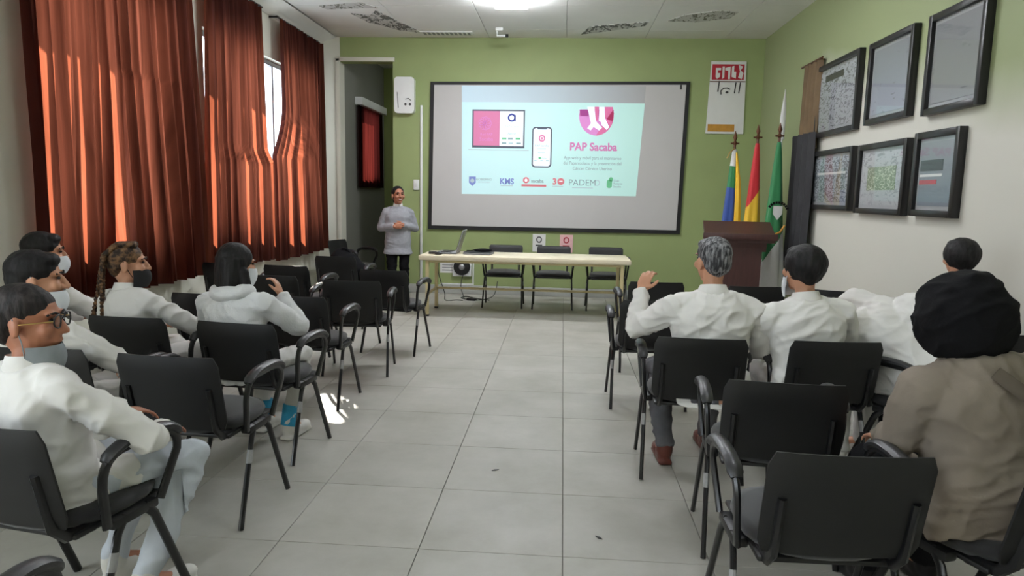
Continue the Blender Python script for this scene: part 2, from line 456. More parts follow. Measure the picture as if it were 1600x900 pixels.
# ceiling with panels
ce = struct('ceiling', MB().box(((XL + XR) / 2, (12.8 + YB) / 2, ZC + 0.07), (XR - XL + 0.8, 13.2 - YB, 0.1)), 'ceil', smooth=False)
PX, PY = 1.1, 1.22
pan_me = MB().box((0, 0, 0), (PX - 0.006, PY - 0.006, 0.02), bev=0.002).mesh('ceiling_panel', 'ceil', smooth=False)
for i in range(-4, 3):
    for j in range(-4, 8):
        y = 9.76 - (j + 0.5 - 1) * PY
        if y < YB - 0.4: continue
        t = link('ceiling_panel', pan_me, ce); t.location = (1.09 + (i + 0.5) * PX - 0.01, y, ZC + 0.01)
# walls
def wall_y(name, m, y0, y1, x0, x1, holes, zt=ZC, parent=None):
    """wall in the YZ plane between x0..x1 with rectangular holes (ya, yb, za, zb)"""
    mb = MB(); cur = y0
    for ya, yb, za, zb in sorted(holes):
        if ya > cur: mb.box(((x0 + x1) / 2, (cur + ya) / 2, zt / 2), (x1 - x0, ya - cur, zt))
        if za > 0: mb.box(((x0 + x1) / 2, (ya + yb) / 2, za / 2), (x1 - x0, yb - ya, za))
        mb.box(((x0 + x1) / 2, (ya + yb) / 2, (zt + zb) / 2), (x1 - x0, yb - ya, zt - zb)); cur = yb
    if y1 > cur: mb.box(((x0 + x1) / 2, (cur + y1) / 2, zt / 2), (x1 - x0, y1 - cur, zt))
    return struct(name, mb, m, smooth=False)
WIN = [(-2.1, 1.3, 0.95, 3.1), (4.62, 6.35, 1.0, 3.1), (6.98, 9.88, 1.0, 3.1)]
wall_y('wall_left', 'cream', YB, YF + T, XL - T, XL, WIN)
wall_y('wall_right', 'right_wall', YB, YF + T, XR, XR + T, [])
struct('wall_back', MB().box(((XL + XR) / 2, YB - T / 2, ZC / 2), (XR - XL, T, ZC)), 'cream', smooth=False)
OX0, OX1, OZ = -3.30, -2.52, 3.36
fw = MB()
fw.box(((OX1 + XR) / 2, YF + T / 2, ZC / 2), (XR - OX1, T, ZC))
fw.box(((OX0 + OX1) / 2, YF + T / 2, (ZC + OZ) / 2), (OX1 - OX0, T, ZC - OZ))
struct('wall_front', fw, 'green', smooth=False)
# cream pier between the window wall and the opening
struct('wall_pier', MB().box(((XL + OX0) / 2, YF + T / 2, ZC / 2), (OX0 - XL, T, ZC)), 'cream', smooth=False)
tr = MB()
tr.box((OX0 - 0.03, YF - 0.015, OZ / 2 + 0.02), (0.06, 0.03, OZ + 0.04), bev=0.004)
tr.box(((OX0 + OX1) / 2 - 0.02, YF - 0.015, OZ + 0.03), (OX1 - OX0 + 0.1, 0.03, 0.06), bev=0.004)
struct('trim_1', tr, 'cream')
# alcove behind the opening
wall_y('wall_alcove_left', 'grey_wall', YF + T, YF + T + 2.3, OX0 - 0.12, OX0, [(11.3, 12.2, 1.72, 2.78)])
struct('wall_alcove_back', MB().box((-2.4, 12.8, ZC / 2), (2.0, 0.12, ZC)), 'olive', smooth=False)
struct('wall_alcove_right', MB().box((-1.45, YF + T + 1.15, ZC / 2), (0.12, 2.3, ZC)), 'olive', smooth=False)
struct('baseboard_front', MB().box(((OX1 + XR) / 2, YF - 0.008, 0.065), (XR - OX1, 0.016, 0.13), bev=0.003), 'skirting')
struct('baseboard_right', MB().box((XR - 0.008, (YB + YF) / 2, 0.05), (0.016, YF - YB - 0.05, 0.10), bev=0.003), 'skirting')
struct('baseboard_left', MB().box((XL + 0.008, (YB + YF) / 2, 0.05), (0.016, YF - YB - 0.05, 0.10), bev=0.003), 'skirting')
# cornice band where the ceiling meets the window wall
struct('trim_2', MB().prism([(XL, ZC), (XL + 0.30, ZC), (XL + 0.02, ZC - 0.10), (XL, ZC - 0.10)], 1, YB, YF), 'ceil', smooth=False)
# outside eave that shades the top of the windows
struct('trim_3', MB().box((XL - T - 0.26, (YB + YF) / 2, 3.42), (0.52, YF - YB + 4.0, 0.16)), 'concrete', smooth=False)
# windows
for n, (ya, yb, za, zb) in enumerate(WIN, 1):
    xw = XL - T * 0.6
    fr = MB(); s = 0.06
    for y in (ya + s / 2, yb - s / 2): fr.box((xw, y, (za + zb) / 2), (0.07, s, zb - za))
    for z in (za + s / 2, zb - s / 2): fr.box((xw, (ya + yb) / 2, z), (0.07, yb - ya, s))
    wo = struct('window_%d' % n, fr, 'silver', smooth=False)
    k = max(2, round((yb - ya) / 0.95))
    for i in range(k):
        a = ya + s + (yb - ya - 2 * s) * i / k; b = ya + s + (yb - ya - 2 * s) * (i + 1) / k
        MB().box((xw, (a + b) / 2, (za + zb) / 2), (0.006, b - a - 0.02, zb - za - 2 * s)).build('pane', 'glass', wo, smooth=False)
        if i: MB().box((xw, a, (za + zb) / 2), (0.05, 0.045, zb - za - 2 * s)).build('mullion', 'silver', wo, smooth=False)

# ------------------------------------------------------------------ curtains
def curtain(name, label, yl, yr, zb, zt, x0, m, nf, amp, seed, bottom_slope=0.0, group=None, nu=150, nv=46):
    """cloth sheet on the left wall: yl(z), yr(z) give its edges"""
    root = thing(name, label, 'curtain', (0, 0, 0), 0, group)
    rnd = random.Random(seed); ph = [rnd.uniform(0, 6.28) for _ in range(6)]
    vs, fs = [], []
    for j in range(nv + 1):
        v = j / nv
        for i in range(nu + 1):
            u = i / nu
            z = zb + (zt - zb) * v + bottom_slope * (1 - v) * (u - 0.5)
            a, b = yl(z), yr(z); y = a + (b - a) * u
            loose = 1.0 - 0.55 * v
            wv = u * nf * 2 * PI
            f = math.sin(wv + ph[0] + 1.3 * math.sin(u * 9 + ph[1])) + 0.45 * math.sin(1.9 * wv + ph[2] + 0.8 * (1 - v)) + 0.5 * math.sin(0.37 * wv + ph[3])
            f += 0.5 * noise.noise(Vector((u * 8 + seed, z * 0.8, seed))) * (1 - v)
            x = x0 + amp * loose * f + 0.05 * (1 - v) * math.sin(3 * u + ph[4])
            y += 0.018 * loose * math.cos(wv + ph[0]) + 0.03 * (1 - v) * noise.noise(Vector((u * 5, z, seed + 4)))
            vs.append((max(x, XL + 0.022), y, z))
    for j in range(nv):
        for i in range(nu):
            a = j * (nu + 1) + i
            fs.append((a, a + 1, a + nu + 2, a + nu + 1))
    cl = MB().add(vs, fs).build('cloth', m, root, ang=180)
    return root
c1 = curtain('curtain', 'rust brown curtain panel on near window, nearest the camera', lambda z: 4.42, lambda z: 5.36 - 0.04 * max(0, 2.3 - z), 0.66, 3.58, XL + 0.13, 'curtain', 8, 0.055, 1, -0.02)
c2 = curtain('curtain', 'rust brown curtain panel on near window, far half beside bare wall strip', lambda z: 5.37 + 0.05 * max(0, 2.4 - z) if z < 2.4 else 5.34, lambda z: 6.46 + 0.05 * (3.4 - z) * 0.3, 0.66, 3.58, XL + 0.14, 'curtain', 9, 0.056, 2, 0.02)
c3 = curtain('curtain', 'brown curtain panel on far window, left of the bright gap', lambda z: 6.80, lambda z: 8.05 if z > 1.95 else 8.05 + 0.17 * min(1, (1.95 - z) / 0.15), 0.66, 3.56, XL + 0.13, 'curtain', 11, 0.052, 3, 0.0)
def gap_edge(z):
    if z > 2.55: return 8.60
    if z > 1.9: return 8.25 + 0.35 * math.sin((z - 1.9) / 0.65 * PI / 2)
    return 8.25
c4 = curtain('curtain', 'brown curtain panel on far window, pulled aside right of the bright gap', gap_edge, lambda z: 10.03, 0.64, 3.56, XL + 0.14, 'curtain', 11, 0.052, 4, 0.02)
# each panel hangs from its own rail
for root, ya, yb in ((c1, 4.40, 5.37), (c2, 5.34, 6.50), (c3, 6.78, 8.14), (c4, 8.55, 10.05)):
    MB().tube([(XL + 0.12, ya, 3.575), (XL + 0.12, yb, 3.575)], 0.012, 8).build('rail', 'black_metal', root)
    for y in (ya + 0.06, yb - 0.06): MB().box((XL + 0.06, y, 3.585), (0.12, 0.02, 0.02)).build('bracket', 'black_metal', root)
# alcove curtain with its pale pelmet box
XA = OX0 + 0.001
ac = empty('alcove_curtain'); tag(ac, 'dark red curtain in the alcove under a pale pelmet board', 'curtain')
vs, fs = [], []
nu, nv = 70, 16
for j in range(nv + 1):
    for i in range(nu + 1):
        u, v = i / nu, j / nv
        vs.append((XA + 0.045 + 0.022 * math.sin(u * 40) * (1.2 - v), 10.98 + 1.46 * u, 1.56 + 1.32 * v))
for j in range(nv):
    for i in range(nu):
        a = j * (nu + 1) + i; fs.append((a, a + 1, a + nu + 2, a + nu + 1))
MB().add(vs, fs).build('cloth', 'curtain_dark', ac, ang=180)
MB().box((XA + 0.06, 11.72, 2.90), (0.12, 1.52, 0.12), bev=0.006).build('pelmet', 'white_plastic', ac)

# ------------------------------------------------------------------ ceiling fittings
def ceiling_lamp(x, y, label, power, wx=0.42, wy=0.62):
    """surface-mounted lamp: the diffuser box itself gives off the light, sideways too"""
    r = thing('ceiling_lamp', label, 'lamp', (x, y, ZC))
    MB().box((0, 0, -0.012), (wx, wy, 0.024), bev=0.005).build('frame', 'white_plastic', r)
    MB().box((0, 0, -0.058), (wx - 0.04, wy - 0.04, 0.072), bev=0.012).build('diffuser', emit_mat('lamp_diffuser', (246, 249, 255), power), r)
    return r
ceiling_lamp(-0.66, 8.06, 'lit white ceiling lamp panel near the projection screen', LAMP_W)
ceiling_lamp(-2.1, 6.3, 'added unseen white ceiling lamp panel above the left seats in mid room', LAMP_W * 0.45)  # out-of-view lamp added to brighten the left wall and pier
ceiling_lamp(0.9, 6.3, 'added unseen white ceiling lamp panel above the right seats in mid room', LAMP_W * 0.45)  # out-of-view lamp added to lift the right wall and the coats
ceiling_lamp(0.9, 3.0, 'added unseen white ceiling lamp panel above the right foreground seats', LAMP_W * 0.24)  # unseen extra lamp, added to light the coats and floor below
al = ceiling_lamp(-1.85, 11.6, 'added ceiling lamp inside the alcove, hidden behind the front wall', 9.0)  # hidden lamp added to lift the dark alcove
ceiling_lamp(-0.3, -0.9, 'added unseen white ceiling lamp panel behind the camera', LAMP_W * 0.26)  # unseen lamp added to brighten the near left wall
g = thing('ceiling_vent', 'narrow grey slatted air vent in the ceiling above the opening', 'vent', (-1.68, 9.95, ZC))
MB().box((0, 0, -0.006), (0.74, 0.20, 0.012), bev=0.003).build('frame', 'ceil', g)
for k in range(11): MB().box((-0.31 + k * 0.062, 0, -0.014), (0.034, 0.15, 0.006)).build('slat', 'grey_plastic', g)
b = thing('ceiling_bracket', 'small white bracket with a black tip hanging from ceiling', 'bracket', (-0.92, 9.66, ZC))
MB().box((0.0, 0, -0.02), (0.10, 0.08, 0.04), bev=0.006).build('plate', 'white_plastic', b)
MB().tube([(-0.03, 0, -0.03), (-0.03, 0, -0.10), (0.08, 0, -0.10)], 0.014, 8).build('arm', 'white_plastic', b)
MB().tube([(0.08, 0, -0.10), (0.12, 0, -0.10)], 0.022, 8).build('tip', 'black_plastic', b)
def stain_mat(name, sc, thr, rgb):
    m, nt, N, L, p = newmat(name)
    ge = N.new('ShaderNodeNewGeometry'); mp = N.new('ShaderNodeMapping'); mp.inputs['Scale'].default_value = (1, 0.45, 1)
    L.new(ge.outputs['Position'], mp.inputs[0])
    nz = N.new('ShaderNodeTexNoise'); nz.inputs['Scale'].default_value = sc; nz.inputs['Detail'].default_value = 2; nz.inputs['Distortion'].default_value = 1.5
    L.new(mp.outputs[0], nz.inputs['Vector'])
    r = N.new('ShaderNodeValToRGB'); r.color_ramp.elements[0].position = thr; r.color_ramp.elements[1].position = thr + 0.05
    r.color_ramp.elements[0].color = lin(*rgb); r.color_ramp.elements[1].color = lin(192, 192, 188)
    L.new(nz.outputs['Fac'], r.inputs[0]); L.new(r.outputs[0], p.inputs['Base Color']); p.inputs['Roughness'].default_value = 0.9
    return m
SM1 = stain_mat('peeling_ceiling_paint', 13, 0.46, (96, 96, 92)); SM2 = stain_mat('peeling_ceiling_paint_light', 16, 0.41, (112, 112, 100))
def patch(label, pts, m):
    o = MB().prism([(x, y) for x, y in pts], 2, ZC - 0.007, ZC + 0.002).build('peeling_patch', m, None, smooth=False)
    tag(o, label, 'ceiling damage')
patch('dark triangular peeling patch in ceiling above the curtain corner', [(-2.72, 8.9), (-2.5, 9.0), (-2.36, 8.75), (-2.2, 9.35), (-2.02, 9.95), (-2.3, 9.8), (-2.62, 9.35)], SM1)
patch('dark scratched patch at ceiling edge right of screen centre', [(0.18, 10.0), (0.28, 9.55), (0.62, 9.42), (1.02, 9.30), (1.0, 9.5), (0.62, 9.75)], SM1)
patch('faint scribbled peeling patch on ceiling toward the right wall', [(1.25, 9.25), (1.4, 8.95), (1.75, 8.75), (2.02, 8.8), (1.98, 9.1), (1.6, 9.3)], SM2)
patch('pale rubbed patch on ceiling near the window curtain', [(-3.0, 8.55), (-2.45, 8.4), (-2.3, 8.62), (-2.95, 8.7)], SM2)

# ------------------------------------------------------------------ projection screen and slide
scr = thing('projection_screen', 'large wall projection screen with black border showing a slide', 'screen', (0, YF, 0))
TLs, TRs, BRs, BLs = (-1.96, 3.08), (1.73, 3.11), (1.69, 0.97), (-1.99, 0.96)
def quad(pts, y0, y1): return MB().prism(pts, 1, y0, y1)
quad([BLs, BRs, TRs, TLs], -0.035, -0.004).build('border', 'screen_black', scr, smooth=False)
q = 0.055
quad([(BLs[0] + q, BLs[1] + q), (BRs[0] - q, BRs[1] + q), (TRs[0] - q, TRs[1] - 0.045), (TLs[0] + q, TLs[1] - 0.045)], -0.040, -0.034).build('fabric', 'screen_white', scr, smooth=False)
MB().tube([(1.60, -0.045, 3.06), (1.60, -0.05, 3.0)], 0.012, 8).build('hook', 'black_plastic', scr)
SL = emit_mat('projected_slide_light', (206, 240, 244), 0.10, (196, 236, 228), 'X')
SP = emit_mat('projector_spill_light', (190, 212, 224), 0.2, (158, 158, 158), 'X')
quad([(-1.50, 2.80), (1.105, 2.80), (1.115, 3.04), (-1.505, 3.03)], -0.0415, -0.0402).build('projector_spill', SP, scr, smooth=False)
slide = quad([(-1.49, 1.485), (1.04, 1.50), (1.11, 2.805), (-1.50, 2.80)], -0.0425, -0.0402).build('slide', SL, scr, smooth=False)
E_PINK = emit_mat('slide_pink', (206, 128, 164), 0.20); E_PINK2 = emit_mat('slide_rose', (212, 116, 160), 0.20); E_MAG = emit_mat('slide_lilac', (208, 138, 196), 0.23)
E_TXT = emit_mat('slide_title_pink', (200, 130, 176), 0.20); E_GR = emit_mat('slide_grey_text', (140, 164, 166), 0.20); E_WH = emit_mat('slide_white', (232, 240, 246), 0.30)
E_BL = emit_mat('slide_blue', (126, 140, 196), 0.20); E_NV = emit_mat('slide_navy', (70, 76, 150), 0.17); E_RD = emit_mat('slide_red', (204, 120, 128), 0.20); E_GN = emit_mat('slide_green', (110, 184, 140), 0.20); E_DK = emit_mat('slide_dark_grey', (92, 98, 110), 0.15); E_LG = emit_mat('slide_light_grey', (176, 196, 200), 0.23)
TR = (PI / 2, 0, 0)
def sq(name, x0, x1, z0, z1, m, lay=1): return quad([(x0, z0), (x1, z0), (x1, z1), (x0, z1)], -0.0425 - 0.0012 * lay, -0.0424, ).build(name, m, slide, smooth=False)
def st(body, size, m, x, z, lay=2, **k): return text(body, size, m, slide, (x, -0.0425 - 0.0012 * lay, z), TR, depth=0.0003, **k)
def disc(name, x, z, rx, rz_, m, lay=1, a0=0, a1=360, n=28):
    pts = [(x + rx * math.cos(rad(a0 + (a1 - a0) * i / n)), z + rz_ * math.sin(rad(a0 + (a1 - a0) * i / n))) for i in range(n if a1 - a0 == 360 else n + 1)]
    return quad(pts, -0.0425 - 0.0012 * lay, -0.0424).build(name, m, slide, smooth=False)
def ringm(name, x, z, r0, r1, m, lay=1, n=30, a0=0, a1=360):
    vs = []; fs = []
    for i in range(n + 1):
        a = rad(a0 + (a1 - a0) * i / n)
        for r in (r0, r1): vs.append((x + r * math.cos(a), -0.0425 - 0.0012 * lay, z + r * math.sin(a)))
    for i in range(n): fs.append((2 * i, 2 * i + 1, 2 * i + 3, 2 * i + 2))
    return MB().add(vs, fs).build(name, m, slide, smooth=False)
# laptop picture on the slide
sq('laptop_picture', -1.345, -0.585, 2.155, 2.695, E_DK, 1); sq('laptop_pink_half', -1.325, -0.945, 2.185, 2.675, E_PINK, 2); sq('laptop_white_half', -0.945, -0.605, 2.185, 2.675, E_WH, 2)
for i in range(9):
    a = i * 40; ringm('swirl', -1.16 + 0.055 * math.cos(rad(a)), 2.50 + 0.055 * math.sin(rad(a)), 0.034, 0.042, E_MAG, 3, 14)
st('Red PAP', 0.05, E_MAG, -1.14, 2.345, 3); st('Sacaba', 0.075, E_MAG, -1.14, 2.275, 3)
ringm('ring', -0.775, 2.585, 0.034, 0.058, E_NV, 3); sq('ring_tail', -0.733, -0.717, 2.535, 2.625, E_NV, 3)
st('PAP Sacaba', 0.045, E_LG, -0.77, 2.46, 3); sq('rule', -0.86, -0.68, 2.425, 2.432, E_LG, 3); st('Apoyan', 0.04, E_GR, -0.77, 2.36, 3)
for k, (x, z, m) in enumerate(((-0.88, 2.29, E_GN), (-0.79, 2.29, E_GR), (-0.68, 2.29, E_GN), (-0.88, 2.225, E_GR), (-0.78, 2.225, E_LG), (-0.67, 2.225, E_GR))): sq('mark', x - 0.035, x + 0.035, z - 0.012, z + 0.012, m, 3)
sq('laptop_shadow', -1.40, -0.52, 2.12, 2.132, E_LG, 1)
# phone picture
def rrect(x0, x1, z0, z1, r, n=6):
    pts = []
    for cx, cz, a in ((x1 - r, z0 + r, -90), (x1 - r, z1 - r, 0), (x0 + r, z1 - r, 90), (x0 + r, z0 + r, 180)):
        for i in range(n + 1): pts.append((cx + r * math.cos(rad(a + 90 * i / n)), cz + r * math.sin(rad(a + 90 * i / n))))
    return pts
quad(rrect(-0.475, -0.19, 1.885, 2.46, 0.05), -0.0437, -0.0424).build('phone_picture', E_DK, slide, smooth=False)
quad(rrect(-0.456, -0.209, 1.905, 2.442, 0.036), -0.0446, -0.0424).build('phone_screen', E_WH, slide, smooth=False)
sq('phone_notch', -0.40, -0.265, 2.425, 2.445, E_DK, 3); disc('phone_badge', -0.333, 2.30, 0.05, 0.05, E_PINK, 3)
ringm('badge_ring', -0.333, 2.30, 0.018, 0.028, E_WH, 4, 16)
st('PAP Sacaba', 0.042, E_GR, -0.333, 2.195, 3); sq('rule', -0.40, -0.27, 2.15, 2.156, E_LG, 3); st('Apoyan', 0.036, E_GR, -0.333, 2.10, 3)
disc('mark', -0.36, 2.02, 0.018, 0.018, E_GN, 3); st('alianza', 0.03, E_GR, -0.30, 2.02, 3); sq('mark', -0.44, -0.40, 1.975, 1.99, E_LG, 3); sq('mark', -0.35, -0.31, 1.975, 1.99, E_LG, 3); sq('mark', -0.27, -0.22, 1.975, 1.99, E_GR, 3)
# round emblem, upper edge cut flat
disc('emblem', 0.435, 2.62, 0.245, 0.27, E_MAG, 1, 160, 380)
disc('emblem_half', 0.435, 2.62, 0.245, 0.27, E_PINK2, 2, 270, 380)
quad([(0.19, 2.71), (0.68, 2.71), (0.665, 2.62), (0.205, 2.62)], -0.0437, -0.0424).build('emblem_top', E_MAG, slide, smooth=False)
quad([(0.50, 2.75), (0.66, 2.75), (0.682, 2.66), (0.665, 2.55), (0.52, 2.60)], -0.0449, -0.0424).build('emblem_side', E_PINK2, slide, smooth=False)
quad([(0.30, 2.75), (0.40, 2.75), (0.43, 2.55), (0.52, 2.46), (0.48, 2.42), (0.40, 2.47), (0.36, 2.42), (0.31, 2.45), (0.36, 2.52)], -0.0461, -0.0424).build('emblem_ribbon', E_WH, slide, smooth=False)
quad([(0.475, 2.75), (0.545, 2.75), (0.555, 2.58), (0.51, 2.50), (0.585, 2.43), (0.62, 2.47), (0.56, 2.50), (0.47, 2.56)], -0.0461, -0.0424).build('emblem_ribbon', E_WH, slide, smooth=False)
quad([(0.405, 2.75), (0.468, 2.75), (0.462, 2.56), (0.43, 2.56)], -0.0461, -0.0424).build('emblem_strip', E_PINK2, slide, smooth=False)
st('PAP Sacaba', 0.155, E_TXT, 0.405, 2.185, 2, bold=0.005, sx=0.94)
for k, t_ in enumerate(('App web y móvil para el monitoreo', 'del Papanicolaou y la prevención del', 'Cáncer Cérvico Uterino')): st(t_, 0.066, E_GR, 0.40, 2.03 - 0.075 * k, 2, sx=0.86)
# row of sponsor marks
quad([(-1.385, 1.74), (-1.285, 1.74), (-1.285, 1.65), (-1.335, 1.60), (-1.385, 1.65)], -0.0437, -0.0424).build('shield', E_BL, slide, smooth=False)
disc('shield_disc', -1.335, 1.68, 0.03, 0.03, E_LG, 2)
st('GOBIERNO', 0.046, E_GR, -1.165, 1.70, 2); st('DE SACABA', 0.034, E_LG, -1.165, 1.66, 2)
st('KMS', 0.115, E_BL, -0.83, 1.675, 2, bold=0.004, sx=0.95); sq('underline', -0.92, -0.74, 1.61, 1.622, E_LG, 2)
disc('red_disc', -0.55, 1.70, 0.045, 0.045, E_RD, 2); disc('red_disc_centre', -0.55, 1.70, 0.022, 0.022, E_WH, 3); sq('red_bar', -0.615, -0.255, 1.61, 1.64, E_RD, 2); st('sacaba', 0.07, E_GR, -0.385, 1.69, 2, bold=0.002)
st('3', 0.125, E_RD, -0.135, 1.685, 2, bold=0.004); disc('zero_disc', -0.045, 1.69, 0.05, 0.05, E_RD, 2); sq('zero_bar', -0.07, -0.02, 1.685, 1.70, E_WH, 3); sq('underline', -0.165, -0.01, 1.615, 1.625, E_LG, 2)
st('PADEM', 0.125, E_GR, 0.265, 1.675, 2); ringm('ring', 0.475, 1.68, 0.032, 0.042, E_LG, 2); sq('underline', 0.12, 0.42, 1.60, 1.61, E_LG, 2)
quad(rrect(0.615, 0.69, 1.61, 1.73, 0.03), -0.0449, -0.0424).build('green_mark', E_GN, slide, smooth=False); disc('green_knob', 0.675, 1.735, 0.03, 0.03, E_GN, 2)
for k, t_ in enumerate(('Club', 'Rotario', 'Sacaba')): st(t_, 0.042, E_GR, 0.71, 1.715 - 0.042 * k, 2, align='LEFT')

# ------------------------------------------------------------------ wall-mounted things on the front wall
bx = thing('wall_dispenser', 'white rounded wall box with small dark marks beside the opening', 'wall box', (-2.33, YF, 2.88))
MB().prism(rrect(-0.145, 0.145, -0.255, 0.255, 0.05), 1, -0.11, 0.0).build('body', 'white_plastic', bx)
MB().tube([(-0.10, -0.112, 0.04), (-0.085, -0.112, -0.18)], 0.004, 6).build('seam', 'dark_ink', bx)
MB().tube([(0.02, -0.112, -0.06), (0.06, -0.112, -0.045), (0.10, -0.112, -0.075)], 0.005, 6).build('mark', 'dark_ink', bx)
for x in (0.02, 0.085): MB().ell((x, -0.111, -0.13), (0.018, 0.004, 0.018), seg=10, rings=6).build('button', 'dark_ink', bx)
cd = MB().box((-2.095, YF - 0.012, 1.44), (0.035, 0.024, 2.62), bev=0.004).build('cable_conduit', 'white_plastic')
tag(cd, 'tall white cable duct running down the green wall', 'conduit')
sw = thing('light_switch', 'small white light switch beside the cable duct', 'switch', (-2.17, YF, 1.605))
MB().box((0, -0.012, 0), (0.085, 0.024, 0.15), bev=0.006).build('plate', 'white_plastic', sw); MB().box((0, -0.027, 0), (0.035, 0.008, 0.06), bev=0.003).build('rocker', 'paper', sw)
bn = thing('wall_poster', 'tall white wall poster with red header and ochre strip', 'poster', (2.245, YF, 2.90))
MB().prism([(-0.265, -0.50), (0.26, -0.50), (0.245, 0.49), (-0.235, 0.49)], 1, -0.02, -0.002).build('board', 'paper', bn, smooth=False)
MB().box((-0.0, -0.022, 0.345), (0.44, 0.004, 0.21)).build('red_header', 'red_print', bn, smooth=False)
for k, pts in enumerate(([(-0.17, 0.40), (-0.10, 0.40), (-0.10, 0.37), (-0.14, 0.37), (-0.14, 0.33), (-0.11, 0.33), (-0.11, 0.28), (-0.15, 0.25), (-0.17, 0.28)], [(-0.08, 0.42), (-0.05, 0.42), (-0.05, 0.27), (-0.08, 0.25)], [(-0.04, 0.40), (0.03, 0.42), (0.03, 0.25), (0.0, 0.25), (0.0, 0.36), (-0.04, 0.37)], [(0.05, 0.42), (0.08, 0.43), (0.08, 0.35), (0.11, 0.35), (0.11, 0.26), (0.05, 0.28)], [(0.14, 0.44), (0.20, 0.42), (0.17, 0.37), (0.21, 0.33), (0.19, 0.25), (0.14, 0.27), (0.16, 0.35)])):
    MB().prism(pts, 1, -0.027, -0.022).build('header_glyph', 'paper', bn, smooth=False)
MB().box((0.0, -0.022, 0.215), (0.49, 0.004, 0.012)).build('rule', 'brass', bn, smooth=False)
MB().tube([(-0.08, -0.022, 0.04), (-0.085, -0.022, 0.09), (-0.05, -0.022, 0.125), (0.0, -0.022, 0.13), (0.04, -0.022, 0.11)], 0.008, 6).build('arc', 'dark_ink', bn)
MB().ell((0.0, -0.021, 0.07), (0.022, 0.004, 0.016), seg=10, rings=6).build('dot', 'dark_ink', bn)
for x in (-0.12, 0.11, 0.17): MB().box((x, -0.022, 0.13 + 0.02 * (x < 0)), (0.016, 0.004, 0.15), R=Matrix.Rotation(0.1, 3, 'Y')).build('stroke', 'dark_ink', bn, smooth=False)
MB().box((-0.055, -0.022, -0.42), (0.37, 0.004, 0.10)).build('ochre_strip', 'gold_print', bn, smooth=False)
for x, m, lab in ((-0.34, 'paper', 'small white notice taped below the screen, left one'), (0.06, 'pink_paper', 'small pinkish notice taped below the screen, right one')):
    r = thing('wall_notice', lab, 'notice', (x, YF, 0.79))
    MB().box((0, -0.003, 0), (0.19, 0.004, 0.26)).build('sheet', m, r, smooth=False)
    ringm_ = MB().tube([(0.035 * math.cos(i * 0.52), -0.006, 0.05 + 0.04 * math.sin(i * 0.52)) for i in range(13)], 0.008, 6).build('print', 'dark_ink' if m == 'paper' else 'red_print', r)
    MB().box((0, -0.006, -0.035), (0.10, 0.002, 0.02)).build('print', 'dark_ink' if m == 'paper' else 'red_print', r, smooth=False)
ws = thing('posted_sheet', 'white printed sheet on the wall under the table end', 'paper', (-1.70, YF, 0.43))
MB().box((0, -0.003, 0), (0.22, 0.004, 0.24)).build('sheet', 'paper', ws, smooth=False)
for k in range(5): MB().box((0, -0.006, 0.08 - 0.04 * k), (0.16, 0.002, 0.012)).build('print_line', 'grey_plastic', ws, smooth=False)
fan = thing('wall_fan', 'black round fan in a white square housing low on wall', 'fan', (-1.475, YF, 0.41))
MB().box((0, -0.03, 0), (0.28, 0.06, 0.28), bev=0.008).build('housing', 'white_plastic', fan)
MB().tube([(0, -0.062, 0), (0, -0.075, 0)], 0.125, 24).build('grille', 'black_plastic', fan); MB().ell((0, -0.078, 0), (0.045, 0.015, 0.045)).build('hub', 'silver', fan)
for k in range(7):
    a = k * 2 * PI / 7
    MB().box((0.08 * math.cos(a), -0.078, 0.08 * math.sin(a)), (0.08, 0.004, 0.03), R=Matrix.Rotation(-a, 3, 'Y')).build('blade', 'frame_black', fan, smooth=False)
d2 = MB().box((-1.31, YF - 0.01, 0.33), (0.022, 0.02, 0.40), bev=0.003).box((-1.55, YF - 0.012, 0.145), (0.50, 0.02, 0.022), bev=0.003)
tag(d2.build('low_cable_duct', 'white_plastic'), 'thin white L-shaped cable duct around the low fan', 'conduit')

# ------------------------------------------------------------------ picture frames on the right wall
def pic_mat(name, top, bot, ink, sc=9.0, thr=0.5, amt=1.0):
    m, nt, N, L, p = newmat(name)
    tc = N.new('ShaderNodeTexCoord'); s = N.new('ShaderNodeSeparateXYZ'); L.new(tc.outputs['Generated'], s.inputs[0])
    r = N.new('ShaderNodeValToRGB'); r.color_ramp.elements[0].color = lin(*bot); r.color_ramp.elements[1].color = lin(*top); L.new(s.outputs['Z'], r.inputs[0])
    nz = N.new('ShaderNodeTexNoise'); nz.inputs['Scale'].default_value = sc; nz.inputs['Detail'].default_value = 3; nz.inputs['Distortion'].default_value = 2.0
    mp = N.new('ShaderNodeMapping'); mp.inputs['Scale'].default_value = (1, 1, 2.2); L.new(tc.outputs['Object'], mp.inputs[0]); L.new(mp.outputs[0], nz.inputs['Vector'])
    q = N.new('ShaderNodeValToRGB'); q.color_ramp.elements[0].position = thr - 0.05; q.color_ramp.elements[1].position = thr; q.color_ramp.elements[0].color = (amt, amt, amt, 1); q.color_ramp.elements[1].color = (0, 0, 0, 1)
    L.new(nz.outputs['Fac'], q.inputs[0])
    mx = N.new('ShaderNodeMix'); mx.data_type = 'RGBA'; L.new(q.outputs[0], mx.inputs['Factor']); L.new(r.outputs[0], mx.inputs['A']); mx.inputs['B'].default_value = lin(*ink)
    L.new(mx.outputs['Result'], p.inputs['Base Color']); p.inputs['Roughness'].default_value = 0.5
    return m
